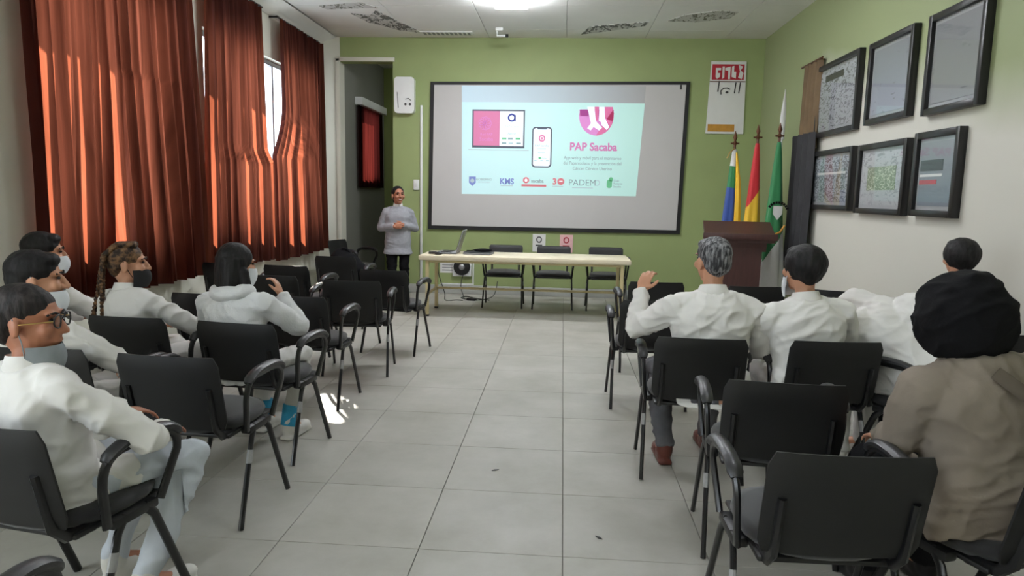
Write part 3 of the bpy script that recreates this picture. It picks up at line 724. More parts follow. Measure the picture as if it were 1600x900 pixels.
def frame(label, y0, y1, z0, z1, pm, extras=(), bw=0.05, mw=0.03):
    yc, zc = (y0 + y1) / 2, (z0 + z1) / 2; hy, hz = (y1 - y0) / 2, (z1 - z0) / 2
    r = thing('picture_frame', label, 'picture', (XR, yc, zc), 0, None)
    fr = MB()
    for s in (-1, 1):
        fr.box((-0.03, s * (hy - bw / 2), 0), (0.06, bw, 2 * hz), bev=0.006); fr.box((-0.03, 0, s * (hz - bw / 2)), (0.06, 2 * hy - 2 * bw + 0.004, bw), bev=0.006)
    fr.build('frame', 'frame_black', r)
    MB().box((-0.016, 0, 0), (0.024, 2 * (hy - bw), 2 * (hz - bw))).build('mount', 'frame_mat', r, smooth=False)
    pic = MB().box((-0.030, 0, 0), (0.006, 2 * (hy - bw - mw), 2 * (hz - bw - mw))).build('picture', pm, r, smooth=False)
    for (nm, ya, yb, za, zb, m) in extras:   # fractions of the picture
        wy, wz = 2 * (hy - bw - mw), 2 * (hz - bw - mw)
        MB().box((-0.034, ((ya + yb) / 2 - 0.5) * wy, ((za + zb) / 2 - 0.5) * wz), (0.004, (yb - ya) * wy, (zb - za) * wz)).build(nm, m, pic, smooth=False)
    MB().box((-0.042, 0, 0), (0.003, 2 * (hy - bw), 2 * (hz - bw))).build('glass', 'glass', r, smooth=False)
G1, G2, G3 = (170, 174, 178), (140, 144, 150), (90, 92, 94)
M_a = pic_mat('picture_scribbled', G1, (150, 152, 155), (92, 94, 96), 11, 0.47); M_b = pic_mat('picture_plain_grey', (128, 132, 136), (146, 152, 162), (116, 120, 124), 5, 0.36); M_c = pic_mat('picture_smooth_grey', (116, 118, 120), (134, 136, 136), (108, 110, 112), 3, 0.34)
M_d = pic_mat('picture_tangled_lines', (170, 178, 184), (150, 154, 158), (82, 88, 92), 14, 0.52); M_e = pic_mat('picture_pale_print', (176, 180, 182), (160, 162, 164), (140, 142, 144), 9, 0.45); M_f = pic_mat('picture_blue_grey', (132, 134, 136), (98, 106, 118), (112, 116, 122), 4, 0.34)
M_gr = pic_mat('picture_green_tangle', (118, 130, 104), (98, 116, 78), (176, 184, 160), 16, 0.48)
frame('upper row framed certificate with scribbled text, nearest the front wall', 6.85, 7.95, 2.16, 2.90, M_a, (('dark_heading', 0.35, 0.85, 0.82, 0.93, 'dark_ink'),))
frame('upper row framed plain grey print, middle one of its row', 5.84, 6.65, 2.17, 2.88, M_b)
frame('upper row large framed empty grey print, nearest the camera', 4.88, 5.62, 2.14, 2.87, M_c)
frame('lower row framed picture of tangled lines, nearest the front wall', 6.84, 7.93, 1.40, 2.01, M_d, (('pale_band', 0.1, 0.9, 0.62, 0.67, 'paper'),))
frame('lower row framed picture with green square, middle one of its row', 5.79, 6.71, 1.385, 2.0, M_e, (('green_square', 0.14, 0.84, 0.28, 0.72, M_gr),))
frame('lower row framed poster with dark vehicle shape and red strip', 5.05, 5.67, 1.39, 2.02, M_f, (('dark_shape', 0.30, 0.98, 0.55, 0.72, 'dark_ink'), ('white_rule', 0.3, 0.98, 0.46, 0.50, 'paper'), ('red_strip', 0.45, 0.98, 0.34, 0.41, 'red_print')))

# dark drape hanging on the right wall by the flags
dr = thing('wall_drape', 'tall charcoal and brown drape hanging on right wall behind flags', 'drape', (XR, 8.1, 0))
for nm, ya, yb, za, zb, x, m in (('upper_cloth', -0.25, 0.28, 2.05, 2.98, -0.05, 'drape_brown'), ('lower_cloth', -0.30, 0.42, 0.70, 2.22, -0.09, 'drape_black')):
    vs, fs = [], []
    nu, nv = 40, 10
    for side in (0, 1):
        for j in range(nv + 1):
            for i in range(nu + 1):
                u, v = i / nu, j / nv
                vs.append((x + 0.025 * math.sin(u * 26 + 2 * v) - 0.004 * side, ya + (yb - ya) * u, za + (zb - za) * v))
        o_ = side * (nu + 1) * (nv + 1)
        for j in range(nv):
            for i in range(nu):
                a = o_ + j * (nu + 1) + i; fs.append((a, a + 1, a + nu + 2, a + nu + 1))
    MB().add(vs, fs).build(nm, m, dr, ang=180)
MB().tube([(-0.06, -0.3, 2.99), (-0.06, 0.34, 2.99)], 0.012).tube([(-0.06, -0.2, 2.99), (0, -0.2, 2.99)], 0.008).tube([(-0.06, 0.2, 2.99), (0, 0.2, 2.99)], 0.008).build('rod', 'brass', dr)

# ------------------------------------------------------------------ lectern
ld = thing('lectern', 'dark mahogany lectern with sloping top in front of flags', 'lectern', (1.97, 8.0, 0), rad(-8))
MB().box((0, 0, 0.03), (0.66, 0.50, 0.06), bev=0.008).build('base', 'podium', ld)
MB().prism([(-0.23, 0.06), (0.23, 0.06), (0.25, 1.06), (-0.25, 1.06)], 1, -0.17, 0.17).build('column', 'podium', ld, smooth=False)
MB().prism([(-0.24, 1.10), (0.26, 1.235), (0.26, 1.185), (-0.24, 1.02)], 0, -0.37, 0.37).build('top', 'podium', ld, smooth=False)
MB().box((0, -0.265, 1.085), (0.78, 0.03, 0.07), bev=0.006).build('lip', 'podium', ld)
MB().prism([(-0.20, 1.02), (0.22, 1.16), (0.17, 1.0), (-0.15, 0.92)], 0, -0.29, 0.29).build('corbel', 'podium', ld, smooth=False)

# ------------------------------------------------------------------ flags
def band_mat(name, stops, kx=0.0, sc=1.0):
    m, nt, N, L, p = newmat(name)
    tc = N.new('ShaderNodeTexCoord'); s = N.new('ShaderNodeSeparateXYZ'); L.new(tc.outputs['Object'], s.inputs[0])
    a = N.new('ShaderNodeMath'); a.operation = 'MULTIPLY_ADD'; a.inputs[1].default_value = kx; L.new(s.outputs['X'], a.inputs[0]); L.new(s.outputs['Z'], a.inputs[2])
    b = N.new('ShaderNodeMath'); b.operation = 'DIVIDE'; b.inputs[1].default_value = 2.4; L.new(a.outputs[0], b.inputs[0])
    r = N.new('ShaderNodeValToRGB'); r.color_ramp.interpolation = 'CONSTANT'
    r.color_ramp.elements[0].position = 0; r.color_ramp.elements[0].color = lin(*stops[0][1])
    r.color_ramp.elements[1].position = stops[1][0] / 2.4; r.color_ramp.elements[1].color = lin(*stops[1][1])
    for z, c in stops[2:]:
        e = r.color_ramp.elements.new(z / 2.4); e.color = lin(*c)
    L.new(b.outputs[0], r.inputs[0]); L.new(r.outputs[0], p.inputs['Base Color']); p.inputs['Roughness'].default_value = 0.6; p.inputs['Sheen Weight'].default_value = 0.2
    return m
def flag(label, x, y, ztop, m, spread, skew, m2=None):
    r = thing('flag', label, 'flag', (x, y, 0))
    MB().tube([(0, 0, 0.0), (0, 0, 0.03), (0, 0, 0.05)], [0.16, 0.16, 0.05], 20).build('base', 'pole_wood', r)
    MB().tube([(0, 0, 0.04), (0, 0, ztop)], 0.015, 10).build('pole', 'pole_wood', r)
    MB().tube([(0, 0, ztop), (0, 0, ztop + 0.02), (0, 0, ztop + 0.05), (0, 0, ztop + 0.09), (0, 0, ztop + 0.17)], [0.018, 0.03, 0.012, 0.026, 0.002], 10).build('finial', 'brass', r)
    MB().tube([(-0.05, 0, ztop + 0.02), (0.05, 0, ztop + 0.02)], 0.01, 8).build('crossbar', 'brass', r)
    vs, fs = [], []; nu, nv = 64, 30; zt, zb = ztop - 0.05, 0.25
    for j in range(nv + 1):
        v = j / nv
        for i in range(nu):
            th = 2 * PI * i / nu
            R = 0.022 + spread * (v ** 0.75) * (0.75 + 0.25 * math.sin(5 * th + 2 * v) * v)
            vs.append((R * math.cos(th) + skew * v, 0.72 * R * math.sin(th), zt + (zb - zt) * v))
    for j in range(nv):
        for i in range(nu):
            i2 = (i + 1) % nu; fs.append((j * nu + i, j * nu + i2, (j + 1) * nu + i2, (j + 1) * nu + i))
    cl = MB().add(vs, fs).build('flag_cloth', m, r, ang=180)
    return r, cl
W_, GN_, BL_, YE_, RD_ = (214, 214, 210), (40, 122, 70), (42, 74, 150), (222, 178, 40), (190, 30, 38)
r, cl = flag('flag of white, green and blue bands with yellow edge beside lectern', 2.06, 8.78, 2.14, band_mat('flag_white_green_blue', [(0, (200, 60, 50)), (0.7, (90, 60, 140)), (1.1, BL_), (1.62, GN_), (1.88, W_)], 0.15), 0.125, -0.05)
MB().tube([(0.02, -0.03, 2.05), (0.05, -0.06, 1.7), (0.06, -0.085, 1.3), (0.065, -0.09, 0.9)], [0.01, 0.03, 0.04, 0.045], 8).build('yellow_fold', mat('flag_yellow', YE_, 0.6), r)
MB().tube([(0, -0.02, 2.1), (-0.06, -0.03, 2.05), (-0.09, -0.03, 1.98)], 0.008, 6).build('tassel_cord', 'gold', r)
flag('red and yellow draped national flag, middle of the three flags', 2.28, 8.6, 2.20, band_mat('flag_red_yellow', [(0, YE_), (1.52, RD_)], -1.6), 0.15, -0.02)
r, cl = flag('green flag with white lower part and emblem, nearest right wall', 2.46, 8.36, 2.20, band_mat('flag_green_white', [(0, W_), (0.95, GN_)], -1.6), 0.165, -0.0)
MB().prism([(-0.05, 1.42), (0.05, 1.42), (0.05, 1.33), (0.0, 1.26), (-0.05, 1.33)], 1, -0.125, -0.11).build('emblem_shield', 'paper', r, smooth=False)
for k in range(9):
    a = rad(20 + 16 * k)
    MB().box((-0.0 + 0.11 * math.cos(a), -0.122, 1.36 + 0.10 * math.sin(a)), (0.028, 0.012, 0.022), R=Matrix.Rotation(-a, 3, 'Y')).build('emblem_letter', 'black_cloth', r, smooth=False)
MB().tube([(-0.09, -0.12, 1.14), (-0.03, -0.125, 1.09), (0.04, -0.125, 1.12), (0.09, -0.115, 1.2)], 0.012, 6).build('emblem_ribbon', 'gold_print', r)
# slim white pennant pole behind the green flag
pn = thing('pennant_pole', 'slim white furled pennant on a tall pole behind green flag', 'flag', (2.56, 8.62, 0))
MB().tube([(0, 0, 0), (0, 0, 0.04)], [0.11, 0.10], 16).build('base', 'pole_wood', pn); MB().tube([(0, 0, 0.04), (0, 0, 2.4)], 0.012, 8).build('pole', 'white_plastic', pn)
MB().tube([(0, 0, 2.2), (0, 0, 2.45), (0.004, 0, 2.6), (0.006, 0, 2.78)], [0.028, 0.034, 0.022, 0.004], 10, ry=[0.02, 0.02, 0.015, 0.004]).build('pennant', 'paper', pn)

# ------------------------------------------------------------------ table and things on it
TX0, TX1, TY0, TY1, TZ = -1.72, 0.82, 8.22, 8.96, 0.75
tb = thing('table', 'long pale laminate table on cream metal legs before the screen', 'table', ((TX0 + TX1) / 2, (TY0 + TY1) / 2, 0))
LX, LY = (TX1 - TX0) / 2, (TY1 - TY0) / 2
MB().box((0, 0, TZ - 0.03), (2 * LX, 2 * LY, 0.06), bev=0.014).build('tabletop', 'wood_light', tb)
for sx in (-1, 1):
    for sy in (-1, 1):
        lg = MB().box((sx * (LX - 0.10), sy * (LY - 0.06), (TZ - 0.06) / 2 + 0.01), (0.04, 0.04, TZ - 0.08), bev=0.004).build('leg', 'table_metal', tb)
        MB().box((sx * (LX - 0.10), sy * (LY - 0.06), 0.012), (0.046, 0.046, 0.024), bev=0.004).build('foot_cap', 'black_plastic', lg)
MB().box((0, LY - 0.06, 0.27), (2 * LX - 0.24, 0.022, 0.03), bev=0.003).build('stretcher', 'table_metal', tb)
for sx in (-1, 1): MB().box((sx * (LX - 0.10), 0, 0.27), (0.022, 2 * LY - 0.16, 0.03), bev=0.003).build('stretcher', 'table_metal', tb)
for sy in (-1, 1): MB().box((0, sy * (LY - 0.06), TZ - 0.075), (2 * LX - 0.24, 0.025, 0.03), bev=0.003).build('rail', 'table_metal', tb)
lp = thing('laptop', 'open laptop seen edge-on at the left end of table', 'laptop', (-1.42, 8.62, TZ + 0.001))
MB().box((0, 0, 0.01), (0.25, 0.35, 0.02), bev=0.004).build('base', 'grey_plastic', lp)
for i in range(4): MB().box((-0.06 + 0.035 * i, 0, 0.022), (0.026, 0.29, 0.004)).build('key_row', 'black_plastic', lp, smooth=False)
MB().box((0.165, 0, 0.155), (0.008, 0.35, 0.29), R=Matrix.Rotation(0.3, 3, 'Y'), bev=0.002).build('lid', 'silver', lp)
MB().box((0.155, 0, 0.157), (0.004, 0.31, 0.23), R=Matrix.Rotation(0.3, 3, 'Y')).build('display', 'black_plastic', lp, smooth=False)
ms = thing('computer_mouse', 'small black computer mouse in front of the laptop', 'mouse', (-1.50, 8.36, TZ + 0.001))
MB().ell((0, 0, 0.012), (0.05, 0.03, 0.02)).build('shell', 'black_plastic', ms); MB().tube([(0.05, 0, 0.008), (0.09, 0.08, 0.005), (0.1, 0.16, 0.004)], 0.003, 6).build('cord', 'black_plastic', ms)
kb = thing('keyboard', 'dark flat keyboard lying behind the mouse on the table', 'keyboard', (-1.60, 8.52, TZ + 0.001), rad(10))
MB().box((-0.0, 0, 0.008), (0.1, 0.20, 0.016), bev=0.003).build('body', 'black_plastic', kb); MB().box((0, 0, 0.018), (0.08, 0.18, 0.005)).build('keys', 'frame_black', kb, smooth=False)
nb = thing('closed_laptop', 'closed dark laptop with a black pouch on top', 'laptop', (-1.03, 8.56, TZ + 0.001), rad(-6))
MB().box((0, 0, 0.012), (0.34, 0.25, 0.024), bev=0.005).build('body', 'grey_plastic', nb); MB().box((0.0, 0, 0.027), (0.33, 0.24, 0.006), bev=0.002).build('lid', 'black_plastic', nb)
pc = thing('black_pouch', 'black soft pouch lying on the closed laptop', 'pouch', (-0.98, 8.58, TZ + 0.032), rad(15))
MB().ell((0, 0, 0.018), (0.12, 0.06, 0.02)).build('body', 'black_cloth', pc); MB().tube([(-0.1, 0, 0.02), (-0.16, -0.03, 0.012), (-0.2, 0.02, 0.01)], 0.005, 6).build('cord', 'black_cloth', pc)
def cable(label, pts, r=0.006):
    P = [Vector(p) for p in pts]; out = []
    for i in range(len(P) - 1):
        p0, p1, p2, p3 = P[max(i - 1, 0)], P[i], P[i + 1], P[min(i + 2, len(P) - 1)]
        for k in range(6):
            t = k / 6
            out.append(0.5 * ((2 * p1) + (p2 - p0) * t + (2 * p0 - 5 * p1 + 4 * p2 - p3) * t * t + (3 * p1 - p0 - 3 * p2 + p3) * t ** 3))
    out.append(P[-1])
    return tag(MB().tube(out, r, 6).build('cable', 'black_plastic', ang=180), label, 'cable')
cable('black cable dropping from the laptop to the floor', [(-1.60, 8.97, 0.74), (-1.62, 9.05, 0.45), (-1.58, 9.3, 0.15), (-1.60, 9.5, 0.012), (-1.45, 9.55, 0.012), (-1.36, 9.52, 0.012)])
cable('black fan cord hanging down to the power adapter', [(-1.45, 10.15, 0.30), (-1.46, 10.0, 0.15), (-1.40, 9.85, 0.03), (-1.36, 9.70, 0.012), (-1.30, 9.63, 0.012)])
cable('black cable curling from the adapter toward the chairs', [(-1.20, 9.6, 0.012), (-1.05, 9.72, 0.012), (-0.96, 9.95, 0.05), (-0.93, 10.1, 0.22)])
cable('loose loop of black cable on the floor under table', [(-1.28, 9.62, 0.012), (-1.42, 9.75, 0.012), (-1.36, 9.9, 0.012), (-1.2, 9.75, 0.012), (-1.0, 9.62, 0.012)])
pa = thing('power_adapter', 'black power adapter brick on the floor under table', 'adapter', (-1.25, 9.61, 0.0), rad(-15))
MB().box((0, 0, 0.018), (0.13, 0.06, 0.034), bev=0.006).build('body', 'black_plastic', pa); MB().tube([(0.06, 0, 0.018), (0.09, 0, 0.015)], 0.01, 8).build('plug', 'black_plastic', pa)
for n, (x, y, rz, lab) in enumerate(((-0.33, 3.62, 0.3, 'tiny dark scrap on the aisle floor, far one'), (0.20, 2.92, -0.9, 'tiny dark scrap on the aisle floor, near one'))):
    o = MB().prism([(-0.02, -0.005), (0.0, 0.006), (0.022, 0.002), (0.004, -0.008)], 2, 0.0, 0.003).build('floor_scrap', 'dark_ink', None, smooth=False)
    o.location = (x, y, 0.001); o.rotation_euler = (0, 0, rz); tag(o, lab, 'scrap')

# ------------------------------------------------------------------ chairs
def panel(hw, z0, z1, y0, y1, th, r, bow=0.02, n=10):
    """upright rounded panel, bowed, leaning from (y0,z0) to (y1,z1)"""
    mb = MB(); cols, rows = 14, 8; vs = []; fs = []
    for side in (0, 1):
        for j in range(rows + 1):
            v = j / rows
            for i in range(cols + 1):
                u = -1 + 2 * i / cols
                edge = max(0.0, abs(v - 0.5) * 2 - 0.8) / 0.2
                x = u * (hw - r * edge * edge * 0.6)
                inset = th * 0.5 * (1 - 0.75 * max(max(0, abs(u) - 0.9) / 0.1, edge) ** 2)
                y = y0 + (y1 - y0) * v - bow * (1 - u * u) + (inset if side else -inset)
                vs.append((x, y, z0 + (z1 - z0) * v))
    n1 = (cols + 1) * (rows + 1)
    for side in (0, 1):
        for j in range(rows):
            for i in range(cols):
                a = side * n1 + j * (cols + 1) + i; q_ = (a, a + 1, a + cols + 2, a + cols + 1); fs.append(q_ if side else q_[::-1])
    ring = [i for i in range(cols + 1)] + [(j + 1) * (cols + 1) - 1 for j in range(1, rows + 1)] + [rows * (cols + 1) + i for i in range(cols - 1, -1, -1)] + [j * (cols + 1) for j in range(rows - 1, 0, -1)]
    for k in range(len(ring)):
        a, b = ring[k], ring[(k + 1) % len(ring)]; fs.append((a, b, b + n1, a + n1))
    return mb.add(vs, fs)
def bez(p0, p1, p2, n=6):
    p0, p1, p2 = Vector(p0), Vector(p1), Vector(p2)
    return [(1 - t) ** 2 * p0 + 2 * t * (1 - t) * p1 + t * t * p2 for t in [i / n for i in range(n + 1)]]
def make_chair(low_back=False):
    r = empty('conference_chair')
    zb = 0.60 if low_back else 0.465
    panel(0.232, zb, 0.80, -0.225 if not low_back else -0.255, -0.30, 0.028, 0.03, 0.018).build('backrest', 'black_mesh', r, ang=60)
    st_ = MB().loft([(Vector((0, 0.015, z)), Vector((1, 0, 0)), Vector((0, 1, 0)), a, b_) for z, a, b_ in ((0.425, 0.20, 0.20), (0.432, 0.222, 0.222), (0.455, 0.230, 0.232), (0.472, 0.224, 0.226), (0.482, 0.19, 0.19))])
    st_.build('seat', 'black_fabric', r, ang=60)
    MB().box((0, 0.01, 0.418), (0.42, 0.40, 0.018), bev=0.006).build('seat_pan', 'black_plastic', r)
    for s in (-1, 1):
        # post behind the backrest
        MB().tube([(s * 0.185, -0.10, 0.415), (s * 0.185, -0.20, 0.425), (s * 0.185, -0.245, 0.47), (s * 0.185, -0.285, 0.66)], 0.014, 8, ry=0.02, upv=(0, 1, 0)).build('back_post', 'black_metal', r)
        # legs
        rl = MB().tube([(s * 0.245, -0.03, 0.425), (s * 0.25, -0.07, 0.38), (s * 0.262, -0.21, 0.0)], 0.011, 10, ry=0.017, upv=(1, 0, 0)).build('leg', 'black_metal', r)
        fl_ = MB().tube([(s * 0.245, 0.05, 0.425), (s * 0.25, 0.09, 0.38), (s * 0.262, 0.245, 0.0)], 0.011, 10, ry=0.017, upv=(1, 0, 0)).build('leg', 'black_metal', r)
        MB().tube([(s * 0.2525, -0.09, 0.327), (s * 0.2545, -0.11, 0.27)], 0.0125, 10, ry=0.0185, upv=(1, 0, 0)).build('sticker', 'sticker', rl)
        MB().box((s * 0.232, 0.01, 0.415), (0.05, 0.20, 0.035), bev=0.01).build('side_bracket', 'black_plastic', r)
        # arm loop and pad
        pts = [(s * 0.25, -0.11, 0.42)] + bez((s * 0.262, -0.13, 0.52), (s * 0.272, -0.155, 0.655), (s * 0.272, -0.06, 0.668)) + bez((s * 0.272, 0.08, 0.672), (s * 0.272, 0.205, 0.672), (s * 0.265, 0.195, 0.58)) + [(s * 0.25, 0.12, 0.42)]
        MB().tube(pts, 0.012, 8, ry=0.018, upv=(1, 0, 0)).build('arm_frame', 'black_metal', r)
        pp = bez((s * 0.27, -0.125, 0.645), (s * 0.272, -0.09, 0.688), (s * 0.272, 0.02, 0.690)) + bez((s * 0.272, 0.06, 0.690), (s * 0.272, 0.165, 0.690), (s * 0.27, 0.197, 0.640))
        n_ = len(pp); rr_ = [0.012] + [0.017] * (n_ - 2) + [0.012]; ry_ = [0.018] + [0.026] * (n_ - 2) + [0.018]
        MB().tube(pp, rr_, 10, ry=ry_, upv=(0, 0, 1)).build('arm_pad', 'arm_pad', r)
    return r
proto = make_chair(); proto_low = make_chair(True); used = {}
def chair(label, bxc, byc, rz, low=False, group='black conference chairs of the audience', origin=False):
    """bxc, byc: point under the middle of the backrest top edge (or the chair centre)"""
    p = proto_low if low else proto
    o = p if id(p) not in used else copy_tree(p)
    used[id(p)] = 1
    a = rad(rz); off = 0.0 if origin else 0.31
    o.location = (bxc - math.sin(a) * off, byc + math.cos(a) * off, 0); o.rotation_euler = (0, 0, a)
    tag(o, label, 'chair', group)
    return o
def seat_of(o): return o.location.x, o.location.y, o.rotation_euler.z
L_ = {}
L_['C1'] = chair('black chair under the woman with glasses and hair bun', -1.70, 1.84, -10)
L_['C0'] = chair('black chair cut by the lower left photo corner, only arm showing', -1.39, 0.89, 0)
L_['C2'] = chair('empty black chair in front of the woman with glasses', -1.65, 2.73, -4)
L_['C13'] = chair('black chair under the young man with short black hair and no mask on nose', -2.26, 2.79, -6)
L_['C3'] = chair('black chair under the person in the white hoodie', -1.71, 3.48, -7)
L_['C4'] = chair('black chair under the woman with two braids', -2.35, 3.54, -4)
L_['CP3'] = chair('black chair under the young man in white mask by curtain', -3.02, 3.72, -8)
L_['C5'] = chair('empty black chair with light-grey sheen seat just ahead of white hoodie', -1.77, 4.43, -3)
L_['C11'] = chair('empty black chair ahead of the woman with braids', -2.39, 4.43, -3)
L_['C6'] = chair('empty black aisle chair just behind the one closest to the presenter', -1.64, 5.30, 6)
L_['C7'] = chair('empty black chair by the aisle closest to the presenter', -1.60, 6.10, -8)
L_['C9'] = chair('empty black chair with a bright top edge beyond the hoodie', -2.38, 5.50, -5)
L_['C8'] = chair('empty black chair with bright top edge nearest the dark bag', -2.56, 6.25, -8)
L_['C10'] = chair('empty black chair against the far curtain, left of the hoodie head', -3.18, 6.32, -3)
L_['C14'] = chair('black chair holding the dark backpack under the far curtain', -2.42, 7.25, -4)
L_['C12'] = chair('black chair facing right in front of the dark alcove', -3.22, 9.72, -105)
L_['R1'] = chair('large empty black chair in the right foreground', 0.83, 1.91, 1)
L_['R2'] = chair('empty black chair behind the raised-hand man, second from the foreground', 0.88, 2.67, -5)
L_['R3'] = chair('black chair under the grey-haired man with raised hand', 0.715, 3.48, -2)
L_['R4'] = chair('black chair under the black-haired man beside the grey-haired man', 1.39, 3.51, 3)
L_['R6b'] = chair('empty black chair directly ahead of the grey-haired man', 0.64, 4.71, 1)
L_['R6'] = chair('empty black chair in front right row nearest the aisle', 0.79, 5.77, 3)
L_['R5'] = chair('empty black chair in front right row before the lectern', 1.57, 5.66, 2)
L_['R7'] = chair('turned black chair in front right row near the wall', 2.12, 5.55, -22)
L_['R7b'] = chair('black chair by the right wall behind the turned chair', 2.33, 4.80, -30)
L_['P8a'] = chair('black chair under the person bending forward in white', 2.11, 3.50, 36)
L_['R9'] = chair('black chair against the right wall beyond the black headscarf', 2.42, 3.86, 4)
L_['R8'] = chair('black chair under the person in taupe jacket', 1.52, 1.98, 20)
for ch in list(L_['R8'].children):      # the jacket hangs where this chair's left arm would be; the photo shows none
    if ch.name.startswith('arm_') and ch.data.vertices[0].co.x < 0: bpy.data.objects.remove(ch)
for k, (x, lab) in enumerate(((-0.77, 'black chair behind the table, nearest the laptop'), (-0.11, 'black chair behind the table, middle of three'), (0.60, 'black chair behind the table, nearest the lectern'))):
    L_['T%d' % k] = chair(lab, x, 9.26, 180, True, 'black chairs behind the table', origin=True)

# backpack on the chair under the far curtain
x, y, a = seat_of(L_['C14'])
bp = thing('backpack', 'dark backpack slumped on a chair under the far curtain', 'bag', (x, y, 0.483), a)
m_ = MB().ell((0, 0.0, 0.17), (0.19, 0.13, 0.17)).ell((-0.05, 0.02, 0.27), (0.13, 0.10, 0.11)).ell((0.13, -0.02, 0.13), (0.13, 0.10, 0.12)); 
link('body', flatten(m_, 0.012, 4, lambda c: 0.012 * noise.noise(c * 9)), bp).data.materials.append(MT['black_cloth'])
MB().ell((0.0, -0.13, 0.14), (0.12, 0.04, 0.09)).build('pocket', 'black_cloth', bp); MB().tube(bez((-0.08, 0.0, 0.34), (0.0, -0.02, 0.43), (0.06, 0.0, 0.32)), 0.012, 8).build('handle', 'black_cloth', bp)
MB().box((0.02, -0.172, 0.17), (0.04, 0.006, 0.015)).build('buckle', 'silver', bp)

# ------------------------------------------------------------------ people
def RotE(x=0, y=0, z=0): return Euler((rad(x), rad(y), rad(z)), 'XYZ').to_matrix()
def hand(mb, wrist, d, n, side, curl=30, spread=5, s=1.0):
    """five-fingered hand: d = pointing direction, n = palm normal, side = direction of the thumb"""
    d = Vector(d).normalized(); n = Vector(n); n = (n - d * n.dot(d)).normalized(); t = d.cross(n)
    if t.dot(Vector(side)) < 0: t = -t
    wrist = Vector(wrist)
    Rm = Matrix((t, d, n)).transposed()
    mb.ell(wrist + d * 0.048 * s, (0.040 * s, 0.052 * s, 0.016 * s), Rm, 14, 8)
    mb.ell(wrist + d * 0.03 * s + t * 0.022 * s + n * 0.006 * s, (0.020 * s, 0.034 * s, 0.017 * s), Rm, 12, 8)
    for k, (off, ln, r) in enumerate(((0.031, 0.070, 0.0088), (0.0105, 0.080, 0.0092), (-0.0105, 0.074, 0.0088), (-0.030, 0.058, 0.0078))):
        base = wrist + d * (0.088 - 0.006 * (k == 3) - 0.002 * k) * s + t * off * s
        sp = rad(spread * (1.5 - k)); cur = 0.0; p = base; pts = [p - d * 0.03 * s]
        pts.append(p)
        for seg_, (fr_, cu) in enumerate(((0.45, 0.6), (0.32, 1.0), (0.25, 0.8))):
            cur += rad(curl) * cu
            dd = (d * math.cos(cur) + n * math.sin(cur)); dd = (dd * math.cos(sp) + t * math.sin(sp)).normalized()
            p = p + dd * ln * fr_ * s; pts.append(p)
        mb.chain(pts, [r * s, r * s, r * s * 0.95, r * s * 0.9, r * s * 0.78], 10)
    b0 = wrist + d * 0.022 * s + t * 0.026 * s; b1 = b0 + (t * 0.75 + d * 0.6 + n * 0.25).normalized() * 0.034 * s
    b2 = b1 + (t * 0.35 + d * 0.85 + n * 0.35).normalized() * 0.030 * s; b3 = b2 + (t * 0.1 + d * 0.9 + n * 0.45).normalized() * 0.024 * s
    mb.chain([b0, b1, b2, b3], [0.014 * s, 0.0115 * s, 0.0105 * s, 0.0085 * s], 10)

def fold_fn(seed, amp=0.006):
    def f(c):
        wx = 0.25 * noise.noise(Vector((c.x * 3 + seed, c.y * 3, c.z * 3)))
        a = noise.noise(Vector((c.x * 5 + seed, c.y * 5, c.z * 9)))
        r1 = 1 - abs(noise.noise(Vector(((c.x + wx) * 7 + c.z * 5.0, c.y * 6 + seed, (c.z + wx) * 11 - c.x * 3))))
        r2 = 1 - abs(noise.noise(Vector((c.x * 9 - c.z * 7.0, (c.y + wx) * 9 + seed, c.z * 12 + c.x * 4))))
        return amp * (0.7 * a + 1.5 * (r1 ** 3 - 0.45) + 0.9 * (r2 ** 4 - 0.4))
    return f

